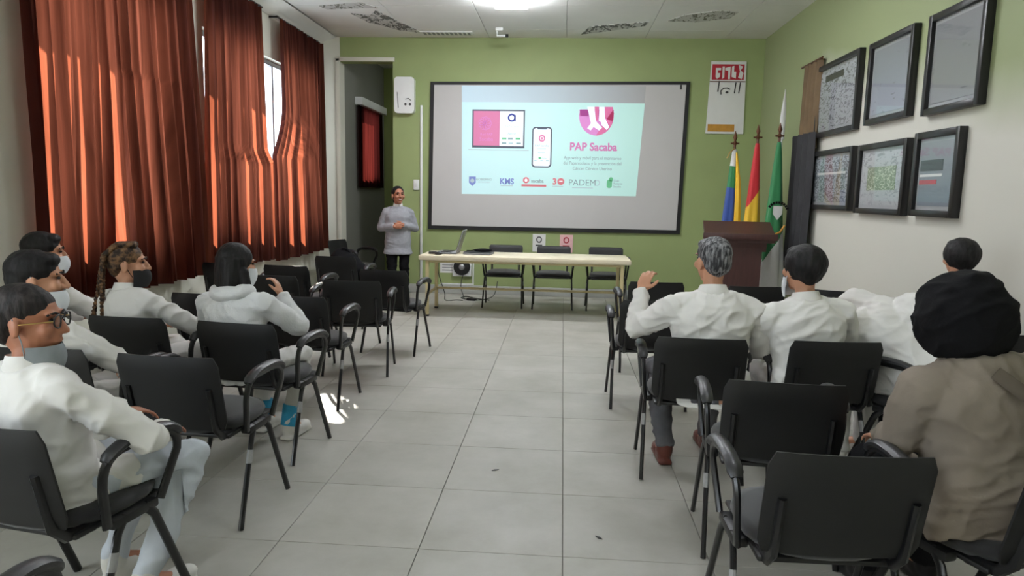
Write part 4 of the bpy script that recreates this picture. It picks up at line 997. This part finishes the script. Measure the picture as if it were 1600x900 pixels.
def on_chair(me, ch, loc, rz):
    """rest a mesh on the seat and against the backrest of its chair"""
    ca, cx, cy = ch.rotation_euler.z, ch.location.x, ch.location.y
    P = Matrix.Translation((loc[0], loc[1], 0)) @ Matrix.Rotation(rz, 4, 'Z'); Q = (Matrix.Translation((cx, cy, 0)) @ Matrix.Rotation(ca, 4, 'Z')).inverted() @ P; Qi = Q.inverted()
    for v in me.vertices:
        q = Q @ v.co; ch_ = False
        if -0.235 < q.y < 0.235 and abs(q.x) < 0.26 and 0.30 < q.z < 0.483: q.z = 0.483 - 0.01 * max(0, (0.483 - q.z)); ch_ = True
        if 0.44 < q.z < 0.80 and abs(q.x) < 0.245:
            lim = -0.212 - (q.z - 0.465) * 0.224
            if q.y < lim: q.y = lim + 0.02 * (q.y - lim); ch_ = True
        if ch_: v.co = Qi @ q
def person(label, loc, rz, pose):
    """pose keys in local metres, facing +Y, x to the person's right; upper-body joints lean about the hips"""
    g = pose.get; s = g('scale', 1.0)
    stand = g('stand', False)
    hip = Vector(g('hip', (0, -0.06, 0.525) if not stand else (0, 0, 0.86)))
    lean, tilt, twist = g('lean', 0), g('tilt', 0), g('twist', 0)
    RL = RotE(0, 0, twist) @ RotE(-lean, tilt, 0)
    if g('ht'):
        t_ = Vector(g('ht')); hv = RL @ (Vector((0, 0.02, 0.56)) + Vector(g('head_off', (0, 0.025, 0.10))))
        s = (t_.z - hip.z) / hv.z
        hl = Matrix.Rotation(rz, 3, 'Z') @ (hip + hv * s)
        print('HEADFIT %-60s scale %.2f shift %.2f %.2f' % (label[:60], s, t_.x - hl.x - loc[0], t_.y - hl.y - loc[1]))
        loc = (t_.x - hl.x, t_.y - hl.y)
    root = thing('person', label, 'person', (loc[0], loc[1], 0.0), rz)
    ch_o = g('chair')
    def U(p): return hip + RL @ (Vector(p) * s)          # upper-body local (origin at hips) -> person space
    sw_ = g('shoulder_w', 0.185)
    S = {}
    for sd_ in (-1, 1): S[sd_] = U((sd_ * sw_, 0.0, 0.405)) + Vector(g('sh_off_%d' % sd_, (0, 0, 0)))
    neck0, neck1 = U((0, 0.0, 0.47)), U((0, 0.02, 0.56))
    hc = neck1 + (RL @ Vector(g('head_off', (0, 0.025, 0.10)))) * s
    HR = RotE(0, 0, g('head_yaw', 0)) @ RotE(-g('head_pitch', 0), g('head_roll', 0), 0)
    hs = g('head_scale', 1.0) * (s if not g('ht') else 0.96)
    def Hd(p): return hc + HR @ (Vector(p) * hs)
    el = {k: Vector(g('el_%d' % k, (k * 0.27, 0.05, hip.z + 0.20))) for k in (-1, 1)}
    wr = {k: Vector(g('wr_%d' % k, (k * 0.10, 0.26, hip.z + 0.14))) for k in (-1, 1)}
    if stand:
        kn = {k: hip + Vector((k * 0.09, 0.02, -0.40)) * s for k in (-1, 1)}; an = {k: Vector((k * 0.10, -0.01, 0.09)) for k in (-1, 1)}
    else:
        kn = {k: Vector(g('kn_%d' % k, (k * 0.13, 0.37, 0.50))) for k in (-1, 1)}; an = {k: Vector(g('an_%d' % k, (k * 0.13, 0.33, 0.09))) for k in (-1, 1)}
    hj = {k: hip + Vector((k * 0.085, 0, -0.02)) for k in (-1, 1)}
    female = g('female', False)
    X, Y, Z = RL @ Vector((1, 0, 0)), RL @ Vector((0, 1, 0)), RL @ Vector((0, 0, 1))
    bw = g('bulk', 1.0)
    def torso(mb, grow, top=True):
        prof = [(-0.10, 0.165, 0.115), (0.0, 0.168, 0.118), (0.12, 0.150, 0.105), (0.24, 0.155, 0.108), (0.34, 0.172, 0.112), (0.40, 0.160, 0.102), (0.44, 0.122, 0.086), (0.475, 0.082, 0.068), (0.50, 0.060, 0.058)]
        if stand: prof = [(-0.20, 0.190, 0.142), (-0.19, 0.190, 0.142)] + prof
        mb.loft([(U((0, -0.01 + 0.015 * math.sin(z * 6), z)), X, Y, (a * bw + grow) * s, (b_ * bw + grow) * s) for z, a, b_ in prof])
    vox = g('voxel', 0.0065)
    # ---- body: one continuous surface
    B = MB(); torso(B, 0.0)
    B.cap(neck0, neck1, 0.058 * s, 0.052 * s); B.cap(neck1, hc + HR @ Vector((0, -0.02, -0.05)) * hs, 0.052 * s, 0.055 * hs)
    for k in (-1, 1):
        B.chain([U((k * 0.045, 0, 0.45)), S[k]], [0.04 * s, 0.046 * s]); B.chain([S[k], el[k], wr[k]], [0.044 * s, 0.036 * s, 0.027 * s])
        B.chain([hj[k], kn[k], an[k]], [0.088 * s, 0.058 * s, 0.038 * s])
        B.chain([an[k], an[k] + Vector((0, 0.13, -0.05)) + Vector(g('foot_off', (0, 0, 0)))], [0.042 * s, 0.03 * s])
        hd = g('hand_%d' % k, None)
        dflt = (wr[k] - el[k]).normalized()
        if hd is None: hd = dict(d=(-k * 0.25, 0.95, -0.2), n=(0, 0, -1), side=(-k, 0, 0), curl=22)
        hand(B, wr[k], hd['d'], hd['n'], hd['side'], hd.get('curl', 25), hd.get('spread', 5), s * hd.get('s', 0.97))
    B.ell(Hd((0, -0.012, 0.030)), (0.074 * hs, 0.094 * hs, 0.084 * hs), HR); B.ell(Hd((0, 0.022, -0.030)), (0.060 * hs, 0.068 * hs, 0.078 * hs), HR)
    B.ell(Hd((0, 0.055, -0.088)), (0.030 * hs, 0.026 * hs, 0.024 * hs), HR); B.cap(Hd((0, 0.088, 0.012)), Hd((0, 0.106, -0.026)), 0.0085 * hs, 0.0135 * hs, 10)
    for k in (-1, 1):
        B.ell(Hd((k * 0.013, 0.095, -0.030)), (0.010 * hs,) * 3, HR, 10, 6); B.ell(Hd((k * 0.038, 0.066, -0.022)), (0.026 * hs, 0.022 * hs, 0.024 * hs), HR)
        B.ell(Hd((k * 0.030, 0.078, 0.030)), (0.026 * hs, 0.012 * hs, 0.009 * hs), HR); B.ell(Hd((k * 0.077, -0.008, -0.012)), (0.010 * hs, 0.020 * hs, 0.033 * hs), HR @ RotE(0, 0, -k * 22))
    B.ell(Hd((0, 0.082, -0.058)), (0.025 * hs, 0.014 * hs, 0.012 * hs), HR)
    body = link('body', flatten(B, vox, 3), root); body.data.materials.append(MT[g('skin', 'skin')])
    # ---- face
    if g('face', True):
        for k in (-1, 1):
            MB().ell(Hd((k * 0.031, 0.0795, 0.011)), (0.0125 * hs, 0.008 * hs, 0.0065 * hs), HR, 12, 8).build('eye', 'eye', root)
            MB().chain([Hd((k * 0.012, 0.092, 0.028)), Hd((k * 0.030, 0.090, 0.035)), Hd((k * 0.050, 0.076, 0.029))], [0.004 * hs] * 3, 8).build('eyebrow', g('hair_m', 'hair_black'), root)
        if not g('mask'):
            lp_ = MB().ell(Hd((0, 0.093, -0.058)), (0.026 * hs, 0.008 * hs, 0.009 * hs), HR, 14, 8).build('lips', 'lip', root)
            if g('smile'): MB().ell(Hd((0, 0.0985, -0.057)), (0.020 * hs, 0.004 * hs, 0.0045 * hs), HR, 12, 6).build('teeth', 'teeth', lp_)
    # ---- top garment
    Cm = g('coat', 'coat'); cg = g('coat_grow', 0.022)
    Cc = MB(); torso(Cc, cg)
    hem = g('hem', 0.0)
    for k in (-1, 1):
        Cc.chain([U((k * 0.045, 0, 0.455)), S[k]], [0.058 * s, 0.072 * s]); Cc.cap(S[k], el[k], 0.072 * s * g('sleeve', 1.0), 0.062 * s * g('sleeve', 1.0)); Cc.cap(el[k], wr[k] - (wr[k] - el[k]).normalized() * 0.0, 0.061 * s * g('sleeve', 1.0), g('cuff', 0.047) * s, flat_b=True)
        if g('coat_lap', True) and not stand: Cc.cap(hj[k] + Vector((0, 0, 0.005)), hj[k].lerp(kn[k], g('lap', 0.75)) + Vector((0, 0, 0.01)), 0.098 * s, 0.088 * s, flat_b=True)
    for a_, b_, ra, rb in g('coat_extra', ()): Cc.cap(a_, b_, ra, rb)
    if not stand and g('skirt', True):
        Cc.loft([(hip + Vector((0, -0.02, 0.08)), Vector((1, 0, 0)), Vector((0, 1, 0)), 0.185 * s * bw, 0.135 * s * bw), (hip + Vector((0, -0.01, -0.045)), Vector((1, 0, 0)), Vector((0, 1, 0)), 0.19 * s * bw, 0.135 * s * bw)])
    coat = link(g('coat_name', 'coat'), flatten(Cc, g('coat_voxel', 0.0095), 3, fold_fn(sum(map(ord, label)) % 50 * 1.7, g('fold', 0.0072))), root); coat.data.materials.append(MT[Cm])
    if ch_o: on_chair(coat.data, ch_o, loc, rz)
    # ---- collar
    if g('collar', 'coat') == 'coat':
        vs, fs = [], []; n = 30
        for i in range(n + 1):
            th = rad(-70 - 320 * 0.5 + 90 + 0) + rad(320) * i / n     # opening in front
            th = rad(90 + 18) + rad(324) * i / n
            for (rr, zz) in ((0.066, 0.470), (0.060, 0.528), (0.066, 0.537), (0.094, 0.474), (0.088, 0.462)):
                vs.append(U((rr * math.cos(th) * 1.02, rr * math.sin(th) * 0.98 + 0.006, zz - 0.012 * math.sin(th))))
        for i in range(n):
            for q_ in range(5):
                a_ = i * 5 + q_; b_ = i * 5 + (q_ + 1) % 5; fs.append((a_, b_, b_ + 5, a_ + 5))
        fs.append((0, 1, 2, 3, 4)); fs.append(tuple(n * 5 + i for i in (4, 3, 2, 1, 0)))
        MB().add(vs, fs).build('collar', Cm, coat, ang=50)
    elif g('collar') == 'turtle':
        MB().tube([U((0, 0.005, 0.48)), U((0, 0.012, 0.53)), U((0, 0.016, 0.545))], [0.072 * s, 0.066 * s, 0.060 * s], 20).build('turtleneck', g('collar_m', 'paper'), coat)
    elif g('collar') == 'hood':
        h_ = MB().ell(U((0, -0.075, 0.475)), (0.13 * s, 0.075 * s, 0.055 * s), RL).ell(U((-0.10, -0.02, 0.49)), (0.05 * s, 0.08 * s, 0.05 * s), RL).ell(U((0.10, -0.02, 0.49)), (0.05 * s, 0.08 * s, 0.05 * s), RL)
        link('hood', flatten(h_, 0.009, 4, fold_fn(3, 0.006)), coat).data.materials.append(MT[Cm])
    # ---- trousers and shoes
    Pn = MB(); pf = g('pant_r', 1.0)
    Pn.loft([(hip + Vector((0, -0.005, 0.04)), Vector((1, 0, 0)), Vector((0, 1, 0)), 0.178 * s * bw * g('pant_hip', 1.0), 0.125 * s * bw * g('pant_hip', 1.0)), (hip + Vector((0, 0, -0.085)), Vector((1, 0, 0)), Vector((0, 1, 0)), 0.172 * s * bw * g('pant_hip', 1.0), 0.12 * s * bw * g('pant_hip', 1.0))])
    for k in (-1, 1): Pn.cap(hj[k], kn[k], 0.097 * s * pf, 0.073 * s * pf); Pn.cap(kn[k], an[k] + Vector((0, 0, 0.0)), 0.073 * s * pf, 0.054 * s * pf, flat_b=True)
    tro = link('trousers', flatten(Pn, 0.0105, 3, fold_fn(11, 0.007)), root); tro.data.materials.append(MT[g('pants', 'trousers_white')])
    if ch_o: on_chair(tro.data, ch_o, loc, rz); on_chair(body.data, ch_o, loc, rz)
    for k in (-1, 1):
        f0 = an[k]; sh = MB(); sm = g('shoe', 'shoe_white')
        fo = Vector(g('foot_off', (0, 0, 0)))
        sh.ell((f0.x, f0.y + 0.03, 0.052 + max(0, f0.z - 0.09)), (0.045, 0.075, 0.045)).ell((f0.x, f0.y + 0.13 + fo.y, 0.042 + max(0, f0.z - 0.09)), (0.046, 0.085, 0.036)).box((f0.x, f0.y + 0.075, 0.014 + max(0, f0.z - 0.09)), (0.078, 0.25, 0.026), bev=0.01).cap((f0.x, f0.y, 0.07 + max(0, f0.z - 0.09)), (f0.x, f0.y, 0.10 + max(0, f0.z - 0.09)), 0.046, 0.046)
        so = link('shoe', flatten(sh, 0.008, 3), root); so.data.materials.append(MT[sm])
    if g('sock'):
        for k in (-1, 1): MB().tube([an[k] + Vector((0, 0, -0.005)), an[k].lerp(kn[k], 0.28)], [0.050, 0.057], 16).build('sock', g('sock'), root)
    # ---- hair
    ht = g('hair', 'short'); hm = MT[g('hair_m', 'hair_black')]; Hh = MB()
    def hairfold(c): 
        q_ = HR.inverted() @ (c - hc)
        return (1.0 if q_.y < 0 else max(0.1, 1 - q_.y * 30)) * 0.004 * noise.noise(Vector((q_.x * 60, q_.y * 14, q_.z * 22))) + 0.0012 * noise.noise(Vector((q_.x * 25, q_.y * 25, q_.z * 25)))
    if ht in ('short', 'bowl'):
        Hh.ell(Hd((0, -0.020, 0.045)), (0.084 * hs, 0.098 * hs, 0.084 * hs), HR); Hh.ell(Hd((0, -0.055, 0.005)), (0.074 * hs, 0.058 * hs, 0.080 * hs), HR)
        Hh.ell(Hd((0, 0.038, 0.083)), (0.062 * hs, 0.047 * hs, 0.033 * hs), HR)
        if ht == 'bowl': Hh.ell(Hd((0, -0.022, 0.03)), (0.100 * hs, 0.108 * hs, 0.098 * hs), HR)
    elif ht == 'bun':
        Hh.ell(Hd((0, -0.023, 0.044)), (0.081 * hs, 0.100 * hs, 0.080 * hs), HR); Hh.ell(Hd((0, -0.062, -0.005)), (0.072 * hs, 0.050 * hs, 0.075 * hs), HR); Hh.ell(Hd((0, -0.135, -0.01)), (0.056 * hs, 0.050 * hs, 0.060 * hs), HR)
    elif ht == 'pony':
        Hh.ell(Hd((0, -0.022, 0.040)), (0.082 * hs, 0.096 * hs, 0.084 * hs), HR); Hh.ell(Hd((0, -0.055, 0.0)), (0.070 * hs, 0.052 * hs, 0.075 * hs), HR)
        Hh.chain([Hd((0, -0.10, 0.0)), Hd((0, -0.125, -0.06)), Hd((0, -0.11, -0.16))], [0.030 * hs, 0.034 * hs, 0.015 * hs])
    elif ht == 'long':
        Hh.ell(Hd((0, -0.020, 0.040)), (0.090 * hs, 0.102 * hs, 0.090 * hs), HR)
        Hh.loft([(Hd((0, -0.035, 0.04)), HR @ Vector((1, 0, 0)), HR @ Vector((0, 1, 0)), 0.094 * hs, 0.085 * hs), (Hd((0, -0.04, -0.06)), HR @ Vector((1, 0, 0)), HR @ Vector((0, 1, 0)), 0.096 * hs, 0.075 * hs), (Hd((0, -0.05, -0.14)), HR @ Vector((1, 0, 0)), HR @ Vector((0, 1, 0)), 0.088 * hs, 0.06 * hs), (Hd((0.005, -0.05, -0.185)), HR @ Vector((1, 0, 0)), HR @ Vector((0, 1, 0)), 0.07 * hs, 0.045 * hs)])
        Hh.chain([Hd((0.085, 0.0, -0.04)), Hd((0.085, 0.02, -0.12)), Hd((0.07, 0.05, -0.20))], [0.03 * hs, 0.03 * hs, 0.012 * hs])
    elif ht == 'braids':
        Hh.ell(Hd((0, -0.018, 0.040)), (0.081 * hs, 0.097 * hs, 0.084 * hs), HR); Hh.ell(Hd((0, -0.055, 0.0)), (0.070 * hs, 0.05 * hs, 0.075 * hs), HR)
    elif ht == 'scarf':
        Hh.loft([(hc + Vector(c_) * hs, Vector((1, 0, 0)), Vector((0, 1, 0)), a_ * hs, b_ * hs) for c_, a_, b_ in (((0, -0.01, -0.175), 0.10, 0.11), ((0, -0.02, -0.12), 0.135, 0.14), ((0, -0.02, -0.05), 0.150, 0.150), ((0, -0.02, 0.03), 0.136, 0.145), ((0, -0.015, 0.085), 0.105, 0.12), ((0, -0.01, 0.122), 0.06, 0.07))])
    if ht != 'scarf':
        link('hair', flatten(Hh, 0.0055, 2, hairfold), root).data.materials.append(hm)
    else:
        link('headscarf', flatten(Hh, 0.008, 6, fold_fn(5, 0.007)), root).data.materials.append(MT['black_cloth'])
    if ht == 'braids':
        for k, (sx, path) in enumerate(((-1, [(-0.03, 0.035, 0.104), (-0.045, -0.05, 0.104), (-0.055, -0.115, 0.05), (-0.05, -0.140, -0.05), (-0.06, -0.160, -0.16), (-0.06, -0.19, -0.28), (-0.05, -0.185, -0.40), (-0.05, -0.165, -0.47)]), (1, [(0.03, 0.035, 0.104), (0.045, -0.05, 0.102), (0.045, -0.108, 0.05), (0.05, -0.120, -0.05), (0.055, -0.125, -0.16), (0.05, -0.13, -0.28), (0.05, -0.125, -0.42), (0.05, -0.12, -0.50)]))):
            P_ = [Vector(p) for p in path]; mb = MB(); tot = 40
            for i in range(tot):
                t = i / tot * (len(P_) - 1); a_ = int(t); f_ = t - a_; c = P_[a_].lerp(P_[a_ + 1], f_); r_ = 0.021 * (1 - 0.45 * i / tot)
                tan = (P_[a_ + 1] - P_[a_]).normalized(); sdv = Vector((1, 0, 0))
                for q_ in (-1, 1): mb.ell(Hd(c + sdv * q_ * r_ * 0.5), (r_ * 0.8 * hs, r_ * 0.9 * hs, r_ * 1.1 * hs), HR @ RotE(0, q_ * 35, 0), 8, 6)
            mb.tube([Hd(P_[-1]), Hd(P_[-1] + Vector((0.0, 0, -0.07)))], [0.009 * hs, 0.002], 6).build('braid', 'hair_blond', root, ang=60)
    if ht == 'grey': pass
    # ---- mask and glasses
    if g('mask'):
        mm, drop = g('mask'), g('mask_drop', 0.0); vs, fs = [], []; nu, nv = 16, 8
        for sd2 in (0, 1):
            for j in range(nv + 1):
                v = j / nv; z = -0.112 + 0.098 * v - drop
                for i in range(nu + 1):
                    th = rad(-78 + 156 * i / nu); kz = 1 - 0.35 * (abs(v - 0.45) * 2) ** 2
                    R = (0.072 + 0.004 * sd2); yy = 0.016 + (0.088 + 0.014 * (1 - (abs(v - 0.6) * 2) ** 2) + 0.004 * sd2) * math.cos(th) * (0.9 + 0.1 * kz)
                    vs.append(Hd((R * math.sin(th), yy - 0.3 * drop, z)))
        n1 = (nu + 1) * (nv + 1)
        for sd2 in (0, 1):
            for j in range(nv):
                for i in range(nu):
                    a_ = sd2 * n1 + j * (nu + 1) + i; q_ = (a_, a_ + 1, a_ + nu + 2, a_ + nu + 1); fs.append(q_ if sd2 else q_[::-1])
        mk = MB().add(vs, fs).build('face_mask', mm, root, ang=70)
        for k in (-1, 1): MB().tube([Hd((k * 0.071, 0.035 - 0.3 * drop, -0.055 - drop)), Hd((k * 0.079, 0.012, -0.03 - drop * 0.4)), Hd((k * 0.080, -0.012, 0.02))], 0.002, 6).build('ear_loop', mm, mk)
    if g('glasses'):
        gl = MB()
        for k in (-1, 1):
            gl.tube([Hd((k * 0.034 + 0.024 * math.cos(i * PI / 10), 0.101 - 0.004 * abs(math.cos(i * PI / 10)), 0.008 + 0.021 * math.sin(i * PI / 10))) for i in range(21)], 0.0028, 6, cap=False)
        gl.tube([Hd((-0.008, 0.101, 0.012)), Hd((0.008, 0.101, 0.012))], 0.002, 6)
        go = gl.build('glasses', 'frame_black', root)
        for k in (-1, 1):
            MB().tube([Hd((k * 0.060, 0.096, 0.012)), Hd((k * 0.078, 0.05, 0.008)), Hd((k * 0.082, -0.005, 0.002)), Hd((k * 0.080, -0.02, -0.012))], 0.002, 6).build('temple', 'gold', go)
            MB().ell(Hd((k * 0.034, 0.100, 0.008)), (0.023 * hs, 0.0015, 0.020 * hs), HR, 14, 6).build('lens', 'glass', go)
    return root, Hd, U, S

# woman with glasses, left foreground
x, y, a = seat_of(L_['C1'])
person('seated woman with dark hair bun, glasses and white coat in left foreground', (x, y), a + rad(-14), dict(chair=L_['C1'], ht=(-1.70, 2.08, 1.064), lean=-6, tilt=-3, head_yaw=-52, head_pitch=2, hair='bun', hair_m='hair_dark', skin='skin_dark', mask='mask_grey', mask_drop=0.058, glasses=True, head_scale=1.04, bulk=1.12, shoulder_w=0.215,
    el_1=(0.30, 0.09, 0.68), wr_1=(0.06, 0.30, 0.61), pants='pale_trousers', shoe='shoe_white', lap=0.5, fold=0.008, **{'an_1': (0.12, 0.16, 0.09), 'an_-1': (-0.12, 0.20, 0.09)}))
# young man behind her
x, y, a = seat_of(L_['C13'])
person('seated young man with short black hair and white coat, mask under nose', (x, y), a + rad(-12), dict(chair=L_['C13'], ht=(-2.335, 2.92, 1.079), lean=2, tilt=-4, head_yaw=-42, head_pitch=2, hair='short', head_scale=1.12, mask='mask_white', mask_drop=0.03, el_1=(0.27, 0.15, 0.70), wr_1=(0.20, 0.38, 0.60)))
# young man by the curtain
x, y, a = seat_of(L_['CP3'])
person('seated young man in white mask and coat beside the near curtain', (x, y), a + rad(-15), dict(chair=L_['CP3'], ht=(-3.099, 3.95, 1.09), lean=2, tilt=-3, head_yaw=-34, hair='short', head_scale=1.1, mask='mask_white', el_1=(0.27, 0.16, 0.70), wr_1=(0.24, 0.40, 0.60)))
# woman with braids
x, y, a = seat_of(L_['C4'])
person('seated woman with two long braids, black mask and white coat', (x, y), a + rad(-12), dict(chair=L_['C4'], ht=(-2.43, 3.72, 1.068), lean=-3, tilt=-3, head_yaw=-48, hair='braids', hair_m='hair_blond', skin='skin', mask='mask_black', mask_drop=0.016, head_scale=1.05, el_1=(0.28, 0.12, 0.70), wr_1=(0.20, 0.32, 0.62), shoulder_w=0.20, bulk=1.08, lap=1.0))
# person in white hoodie
x, y, a = seat_of(L_['C3'])
person('seated person in white hoodie with long black hair, hand at cheek', (x, y), a + rad(-4), dict(chair=L_['C3'], ht=(-1.795, 3.72, 1.08), lean=2, tilt=-3, head_yaw=-28, head_pitch=6, hair='long', hair_m='hair_black', coat='hoodie', coat_name='hoodie', collar='hood', mask='mask_white', coat_lap=False, skirt=True, el_1=(0.25, 0.16, 0.72), wr_1=(0.13, 0.17, 0.90), bulk=1.1,
    hand_1=dict(d=(-0.35, -0.05, 0.95), n=(-0.9, -0.2, 0), side=(0, -1, 0), curl=35), pants='trousers_white', sock='blue_cloth', shoe='shoe_white', shoulder_w=0.20, sleeve=1.08, an_1=(0.10, 0.26, 0.09)))
# grey-haired man with raised hand
x, y, a = seat_of(L_['R3'])
person('seated grey-haired man in white coat raising his left hand', (x, y), a + rad(6), dict(chair=L_['R3'], ht=(0.793, 3.72, 1.168), lean=0, head_yaw=14, hair='short', hair_m='hair_grey', skin='skin', head_scale=1.08, bulk=1.14, shoulder_w=0.215, coat_voxel=0.009, voxel=0.005, fold=0.009,
    **{'el_-1': (-0.36, 0.12, 0.78), 'wr_-1': (-0.33, 0.20, 0.98), 'hand_-1': dict(d=(0.35, 0.25, 0.8), n=(0.5, 0.8, -0.3), side=(0.9, 0, 0), curl=34, spread=2), 'el_1': (0.30, 0.0, 0.70)}, pants='grey_cloth', shoe='shoe_brown', lap=0.5, **{'an_-1': (-0.17, 0.12, 0.09), 'kn_-1': (-0.19, 0.36, 0.5)}))
# black-haired man
x, y, a = seat_of(L_['R4'])
person('seated man with thick black hair and white coat beside grey-haired man', (x, y), a + rad(4), dict(chair=L_['R4'], ht=(1.262, 3.73, 1.138), lean=0, tilt=-4, head_yaw=12, hair='bowl', head_scale=1.1, mask='mask_white', mask_drop=0.03, bulk=1.12, shoulder_w=0.21, el_1=(0.29, 0.05, 0.70), **{'el_-1': (-0.26, 0.10, 0.70)}))
# person bending forward in white
x, y, a = seat_of(L_['P8a'])
person('person in white coat bending far forward, head hidden from view', (x - 0.02, y), a, dict(chair=L_['P8a'], scale=1.04, hip=(0, -0.10, 0.57), lean=50, head_pitch=60, head_off=(0, 0.13, -0.03), hair='short', bulk=1.25, shoulder_w=0.21, el_1=(0.24, 0.36, 0.66), wr_1=(0.10, 0.52, 0.56), **{'el_-1': (-0.24, 0.36, 0.66), 'wr_-1': (-0.1, 0.52, 0.56)}, fold=0.008,
    coat_extra=(((0.10, -0.16, 0.62), (0.14, -0.06, 0.50), 0.13, 0.13), ((0.0, -0.14, 0.75), (0.0, 0.05, 0.9), 0.14, 0.12), ((0, 0.22, 0.87), (0, 0.38, 0.90), 0.112, 0.105))))
# dark-haired person by the right wall
x, y, a = seat_of(L_['R9'])
person('dark-haired person by the right wall, head above the black headscarf', (x, y), a + rad(8), dict(chair=L_['R9'], ht=(2.304, 4.2, 1.178), lean=-2, head_yaw=-14, hair='bowl', hair_m='hair_black', head_scale=1.0, coat='black_cloth', coat_name='jacket', pants='black_cloth', shoe='shoe_black', coat_lap=False))
# person in taupe jacket and headscarf
x, y, a = seat_of(L_['R8'])
pr, Hd, U, S = person('seated person in black headscarf and taupe jacket, right foreground', (x, y), a + rad(-8), dict(chair=L_['R8'], ht=(1.335, 2.4, 1.155), lean=8, tilt=-6, head_yaw=4, head_pitch=4, hair='scarf', head_scale=0.98, coat='jacket', coat_name='jacket', collar='none', bulk=1.12, shoulder_w=0.20, sleeve=1.12, female=True, el_1=(0.30, 0.06, 0.68), coat_grow=0.03, fold=0.007,
    **{'el_-1': (-0.25, 0.06, 0.72), 'wr_-1': (-0.13, 0.30, 0.62)}, pants='black_cloth', shoe='shoe_black', lap=0.7, coat_extra=(((-0.12, -0.12, 0.58), (0.12, -0.12, 0.58), 0.13, 0.13), ((-0.15, -0.14, 0.60), (-0.2, -0.13, 0.50), 0.10, 0.09))))
sp_ = [U((-0.05, -0.135, 0.46)), U((-0.01, -0.168, 0.41)), U((0.05, -0.190, 0.35)), U((0.12, -0.196, 0.25)), U((0.18, -0.18, 0.14)), U((0.21, -0.14, 0.03))]
MB().tube(sp_, 0.005, 8, ry=0.022, upv=(0, -1, 0)).build('shoulder_strap', mat('taupe_strap', (86, 77, 66), 0.8), pr)
MB().box(U((0.03, -0.192, 0.375)), (0.05, 0.012, 0.06), R=RotE(0, 35, 0), bev=0.004).build('strap_buckle', mat('brown_strap_patch', (88, 76, 64), 0.8), pr)
# presenter
person('standing presenter in grey sweater and black trousers beside the screen', (-2.27, 9.5), rad(196), dict(stand=True, scale=0.94, hip=(0, 0, 0.83), lean=1, head_yaw=14, head_pitch=-4, hair='pony', hair_m='hair_black', skin='skin_dark', coat='grey_knit', coat_name='sweater', collar='turtle', smile=True, pant_r=1.0, pant_hip=0.9, head_scale=1.12, voxel=0.005, cuff=0.042, bulk=0.94, shoulder_w=0.165, coat_grow=0.037, sleeve=0.95, fold=0.0045,
    **{'el_-1': (-0.235, -0.03, 1.00), 'wr_-1': (-0.06, 0.17, 1.05), 'hand_-1': dict(d=(0.9, 0.25, -0.05), n=(0, -1, 0), side=(0, 0, 1), curl=38)},
    el_1=(0.235, -0.03, 1.00), wr_1=(0.06, 0.19, 1.03), hand_1=dict(d=(-0.9, 0.25, 0.08), n=(0, -1, 0), side=(0, 0, 1), curl=38), pants='black_cloth', shoe='shoe_black'))
